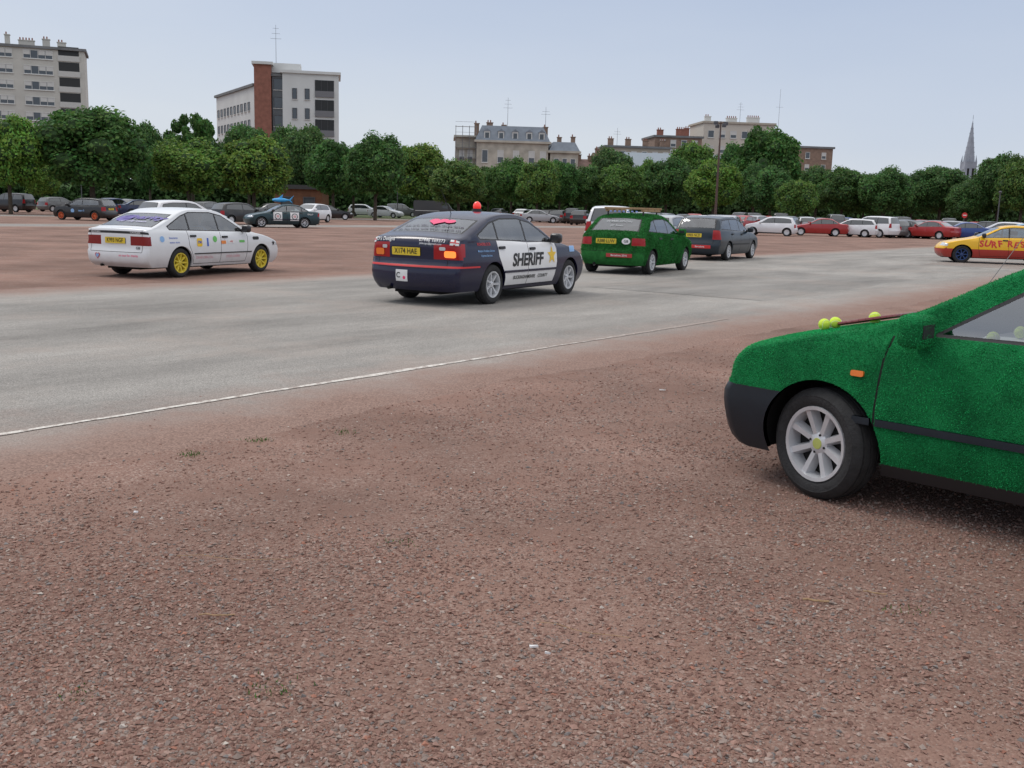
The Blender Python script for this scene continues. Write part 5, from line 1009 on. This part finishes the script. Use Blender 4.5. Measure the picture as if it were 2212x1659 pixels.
building('long_hall',23,215,3,20,12,10.2,M('grey_wall',(.3,.31,.33),.8),'low grey hall with long pale pitched roof',[('f',[2+i*3 for i in range(6)],[4],1.4,1.6,'white')],'gable',M('zinc',(.22,.26,.30),.5,var=.1),3.6)
def ex6(root): chim(root,[(1,3,15.9,1.2,1.5),(5,3,15.9,1.2,1.5),(9,3,15.9,1.2,1.3),(13,3,15.9,1.2,1.4)],BRK2); mast(root,3,3,15.9,4,2)
building('brown_apartments',19.5,232,6,14.5,12,15.4,M('beige_render',(.36,.31,.25),.85,var=.1),'beige apartment house with chimneys along the roof',[('f',[1.5+i*2.4 for i in range(6)],[3,6.5,10,13],1.2,1.7,'white')],extra=ex6)
def ex7(root): chim(root,[(1,2,18.7,1.4,1.3),(5.5,2,18.7,2,1.6),(8,4,18.7,1,2.0)],BRK)
building('brick_apartments',31,238,6,11,12,18.3,BRK2,'brown brick apartment block with white framed windows',[('f',[1.8+i*2.5 for i in range(4)],[4,7.4,10.8,14.2,16.2],1.3,1.6,'white')],extra=ex7)
def ex8(root): chim(root,[(.8,2,22.8,1.4,1.1),(6,2,22.8,2.5,.9),(11,2,22.8,3,1.2)],WCON); mast(root,9.5,3,22.6,5,3); mast(root,19,3,19,12,1)
building('white_apartments',43.2,245,6,17,12,22.3,M('cream_render',(.52,.48,.42),.85,var=.1),'cream apartment block with brick bands and rooftop chimneys',[('f',[1.8+i*2.7 for i in range(6)],[5,8.5,12,15.5,19],1.5,1.7,'white')],extra=ex8,roofmat=M('roof_beige',(.4,.36,.3),.8))
building('brick_block',66,245,8,8.2,12,17.2,BRK2,'plain red brick block with a few small windows',[('f',[2,6],[8,12,14.8],1.1,1.5,'white')])
building('distant_house',78.5,235,4,7,10,10.6,BRK2,'distant low brick house with flat roof behind trees',[('f',[2,5],[3,7],1.2,1.6,'white')])
building('wooden_kiosk',-26.3,112,0,5.2,4,2.9,M('kiosk_brown',(.16,.07,.035),.8,var=.2,scale=2),'small brown wooden kiosk under the trees',[('f',[1.4,3.8],[1.1],1.3,1.0,'dark')],roofmat=M('kiosk_roof',(.05,.05,.05),.8))
root=bpy.data.objects.new('church_spire',None); link(root); SX=(2078-1117)/2225*480; root.location=(SX,480,0); top(root,'distant grey stone gothic church spire above the trees','church')
CH=M('spire_stone',(.28,.31,.36),.9,var=.2,scale=.3); g=Geo(); box(g,-2.7,2.7,-2.7,2.7,0,28,CH); link(bpy.data.objects.new('tower',g.mesh('tower')),root)
g=Geo(); V=[(2.5*math.cos(pi*i/4+pi/8),2.5*math.sin(pi*i/4+pi/8),28) for i in range(8)]+[(0,0,47)]; g.add(V,[(i,(i+1)%8,8) for i in range(8)],CH)
for i in range(8):
    a=pi*i/4+pi/8
    for k in range(1,9): q=k/9; cyl(g,(2.5*(1-q)*math.cos(a),2.5*(1-q)*math.sin(a),28+19*q),(2.7*(1-q)*math.cos(a),2.7*(1-q)*math.sin(a),28.4+19*q),.11,.03,CH,4)
for a,b in((-1,-1),(1,-1),(1,1),(-1,1)): cyl(g,(a*2.35,b*2.35,28),(a*2.2,b*2.2,31),.4,.03,CH,6)
cyl(g,(0,0,47),(0,0,49),.12,.08,CH,4); link(bpy.data.objects.new('spire',g.mesh('spire',angle=20)),root)
for x in(-1.1,1.1): g=Geo(); box(g,x-.45,x+.45,-2.75,-2.71,18,25,DARK); link(bpy.data.objects.new('belfry_opening',g.mesh('belfry_opening')),root)
# ------------------------------------------------------------------ street furniture
def lamp(px,d,H,lab):
    X=(px-1117)/2225*d; root=bpy.data.objects.new('lamp_mast',None); link(root); root.location=(X,d,0); top(root,lab,'street lamp')
    P=M('rusty_pole',(.10,.06,.05),.7); g=Geo(); cyl(g,(0,0,0),(0,0,H),.15,.07,P,10); link(bpy.data.objects.new('pole',g.mesh('pole',angle=60)),root)
    for i in range(4):
        a=i*pi/2+.4; g=Geo(); cyl(g,(0,0,H-.2),(.55*math.cos(a),.55*math.sin(a),H-.1),.03,.03,P,5); c=(.6*math.cos(a),.6*math.sin(a),H-.15-.25*(i%2)); box(g,c[0]-.2,c[0]+.2,c[1]-.15,c[1]+.15,c[2]-.2,c[2]+.15,WFd,.05); box(g,c[0]-.14,c[0]+.14,c[1]-.1,c[1]+.1,c[2]-.23,c[2]-.202,WLENS); link(bpy.data.objects.new('floodlight',g.mesh('floodlight')),root)
lamp(1545,105,10.6,'tall rusty lamp mast with four floodlights')
def sign(px,d,H,lab):
    X=(px-1117)/2225*d; g=Geo(); cyl(g,(0,0,0),(0,0,H),.04,.04,WFd,7); root=bpy.data.objects.new('road_sign',g.mesh('road_sign')); link(root); root.location=(X,d,0); top(root,lab,'road sign')
    g=Geo(); n=20; V=[(.25*math.cos(2*pi*i/n),y,H+.25*math.sin(2*pi*i/n)) for y in(-.07,-.05) for i in range(n)]; g.add(V,[tuple(range(n)),tuple(range(2*n-1,n-1,-1))]+[(i,(i+1)%n,n+(i+1)%n,n+i) for i in range(n)],REDV); box(g,-.16,.16,-.09,-.072,H-.04,H+.04,WHITE); link(bpy.data.objects.new('sign_face',g.mesh('sign_face')),root)
sign(2080,94,1.95,'round red no entry sign on grey post')
for px,d,h in((2152,95,4.0),(180,120,4),(860,125,4),(1700,118,5)):
    X=(px-1117)/2225*d; g=Geo(); cyl(g,(0,0,0),(0,0,h),.06,.05,WFd,7); ob=bpy.data.objects.new('street_lamp',g.mesh('street_lamp')); link(ob); ob.location=(X,d,0); top(ob,'slim grey street lamp post with small lantern','street lamp','slim street lamps')
    g=Geo(); ball(g,(0,0,h+.12),.15,WFd,(1,1,.8),10); link(bpy.data.objects.new('lantern',g.mesh('lantern',angle=80)),ob)
g=Geo(); prof=[(-2.2,.35),(-2.2,1.9),(-2.1,2.05),(1.0,2.05),(1.35,1.95),(1.9,1.2),(2.35,1.0),(2.4,.35)]; n=len(prof)
g.add([(x,y,z) for y in(-.9,.9) for x,z in prof],[tuple(range(n)),tuple(range(2*n-1,n-1,-1))]+[(i,n+i,n+(i+1)%n,(i+1)%n) for i in range(n)],RPAINT)
box(g,.9,1.5,-.91,-.895,1.25,1.75,WG); box(g,-2.0,.6,-.91,-.898,.95,1.0,WHITE)
root=bpy.data.objects.new('van',g.mesh('van')); link(root); root.location=((940-1117)/2225*112,112,0); top(root,'small red delivery van parked near the trees','van')
for x in(-1.4,1.5):
    for y in(-.85,.85): g=Geo(); cyl(g,(x,y-.1,.33),(x,y+.1,.33),.33,.33,RUB,16); cyl(g,(x,y-.11,.33),(x,y+.11,.33),.18,.18,SILV,12); link(bpy.data.objects.new('wheel',g.mesh('wheel')),root)
# ------------------------------------------------------------------ world, light, camera
w=bpy.data.worlds.new('World'); scene.world=w; w.use_nodes=True; nt=w.node_tree; N=nt.nodes.new; L=nt.links.new; bg=nt.nodes['Background']; out=nt.nodes['World Output']
sky=N('ShaderNodeTexSky'); sky.sky_type='NISHITA'; sky.sun_disc=False; SE,SA=55,-60; sky.sun_elevation=math.radians(SE); sky.sun_rotation=math.radians(SA); L(sky.outputs[0],bg.inputs[0]); bg.inputs[1].default_value=.1
tc=N('ShaderNodeTexCoord'); sp=N('ShaderNodeSeparateXYZ'); L(tc.outputs['Generated'],sp.inputs[0])
r=N('ShaderNodeValToRGB'); e=r.color_ramp.elements; e[0].position=0; e[0].color=(.60,.645,.71,1); e[1].position=1; e[1].color=(1.22,1.2,1.2,1)
e.new(.06).color=(.60,.645,.715,1); e.new(.13).color=(.53,.59,.70,1); e.new(.24).color=(.44,.515,.66,1); e.new(.45).color=(.86,.89,.95,1)
no=N('ShaderNodeTexNoise'); no.inputs['Scale'].default_value=2.2; no.inputs['Detail'].default_value=6; mp=N('ShaderNodeMapping'); mp.inputs['Scale'].default_value=(1,1,4); L(tc.outputs['Generated'],mp.inputs[0]); L(mp.outputs[0],no.inputs['Vector'])
a1=N('ShaderNodeMath'); a1.operation='MULTIPLY_ADD'; L(sp.outputs['X'],a1.inputs[0]); a1.inputs[1].default_value=.10; L(sp.outputs['Z'],a1.inputs[2])
a2=N('ShaderNodeMath'); a2.operation='MULTIPLY_ADD'; L(no.outputs['Fac'],a2.inputs[0]); a2.inputs[1].default_value=.14; L(a1.outputs[0],a2.inputs[2])
a3=N('ShaderNodeMath'); a3.operation='SUBTRACT'; L(a2.outputs[0],a3.inputs[0]); a3.inputs[1].default_value=.07; L(a3.outputs[0],r.inputs[0])
b2=N('ShaderNodeBackground'); L(r.outputs[0],b2.inputs[0]); b2.inputs[1].default_value=1.12
mx=N('ShaderNodeMixShader'); mx.inputs[0].default_value=.90; L(bg.outputs[0],mx.inputs[1]); L(b2.outputs[0],mx.inputs[2]); L(mx.outputs[0],out.inputs[0])
sun=bpy.data.lights.new('sun','SUN'); sun.energy=1.2; sun.angle=math.radians(20); sun.color=(1,.95,.88); so=bpy.data.objects.new('sun',sun); link(so)
az=math.radians(SA); d=Vector((math.sin(az)*math.cos(math.radians(SE)),math.cos(az)*math.cos(math.radians(SE)),math.sin(math.radians(SE)))); so.rotation_euler=d.to_track_quat('Z','Y').to_euler()
cam=bpy.data.cameras.new('camera'); co=bpy.data.objects.new('camera',cam); link(co); scene.camera=co; cam.lens=35.8; cam.sensor_width=36; cam.clip_end=4000; cam.clip_start=.05
p=math.radians(9.8); fw=Vector((0,math.cos(p),-math.sin(p))); q=fw.to_track_quat('-Z','Y').to_matrix().to_4x4()
co.matrix_world=Matrix.Translation((0,0,EYE))@q@Matrix.Rotation(math.radians(1.55),4,'Z')
scene.view_settings.view_transform='Standard'; scene.view_settings.look='None'; scene.view_settings.exposure=0
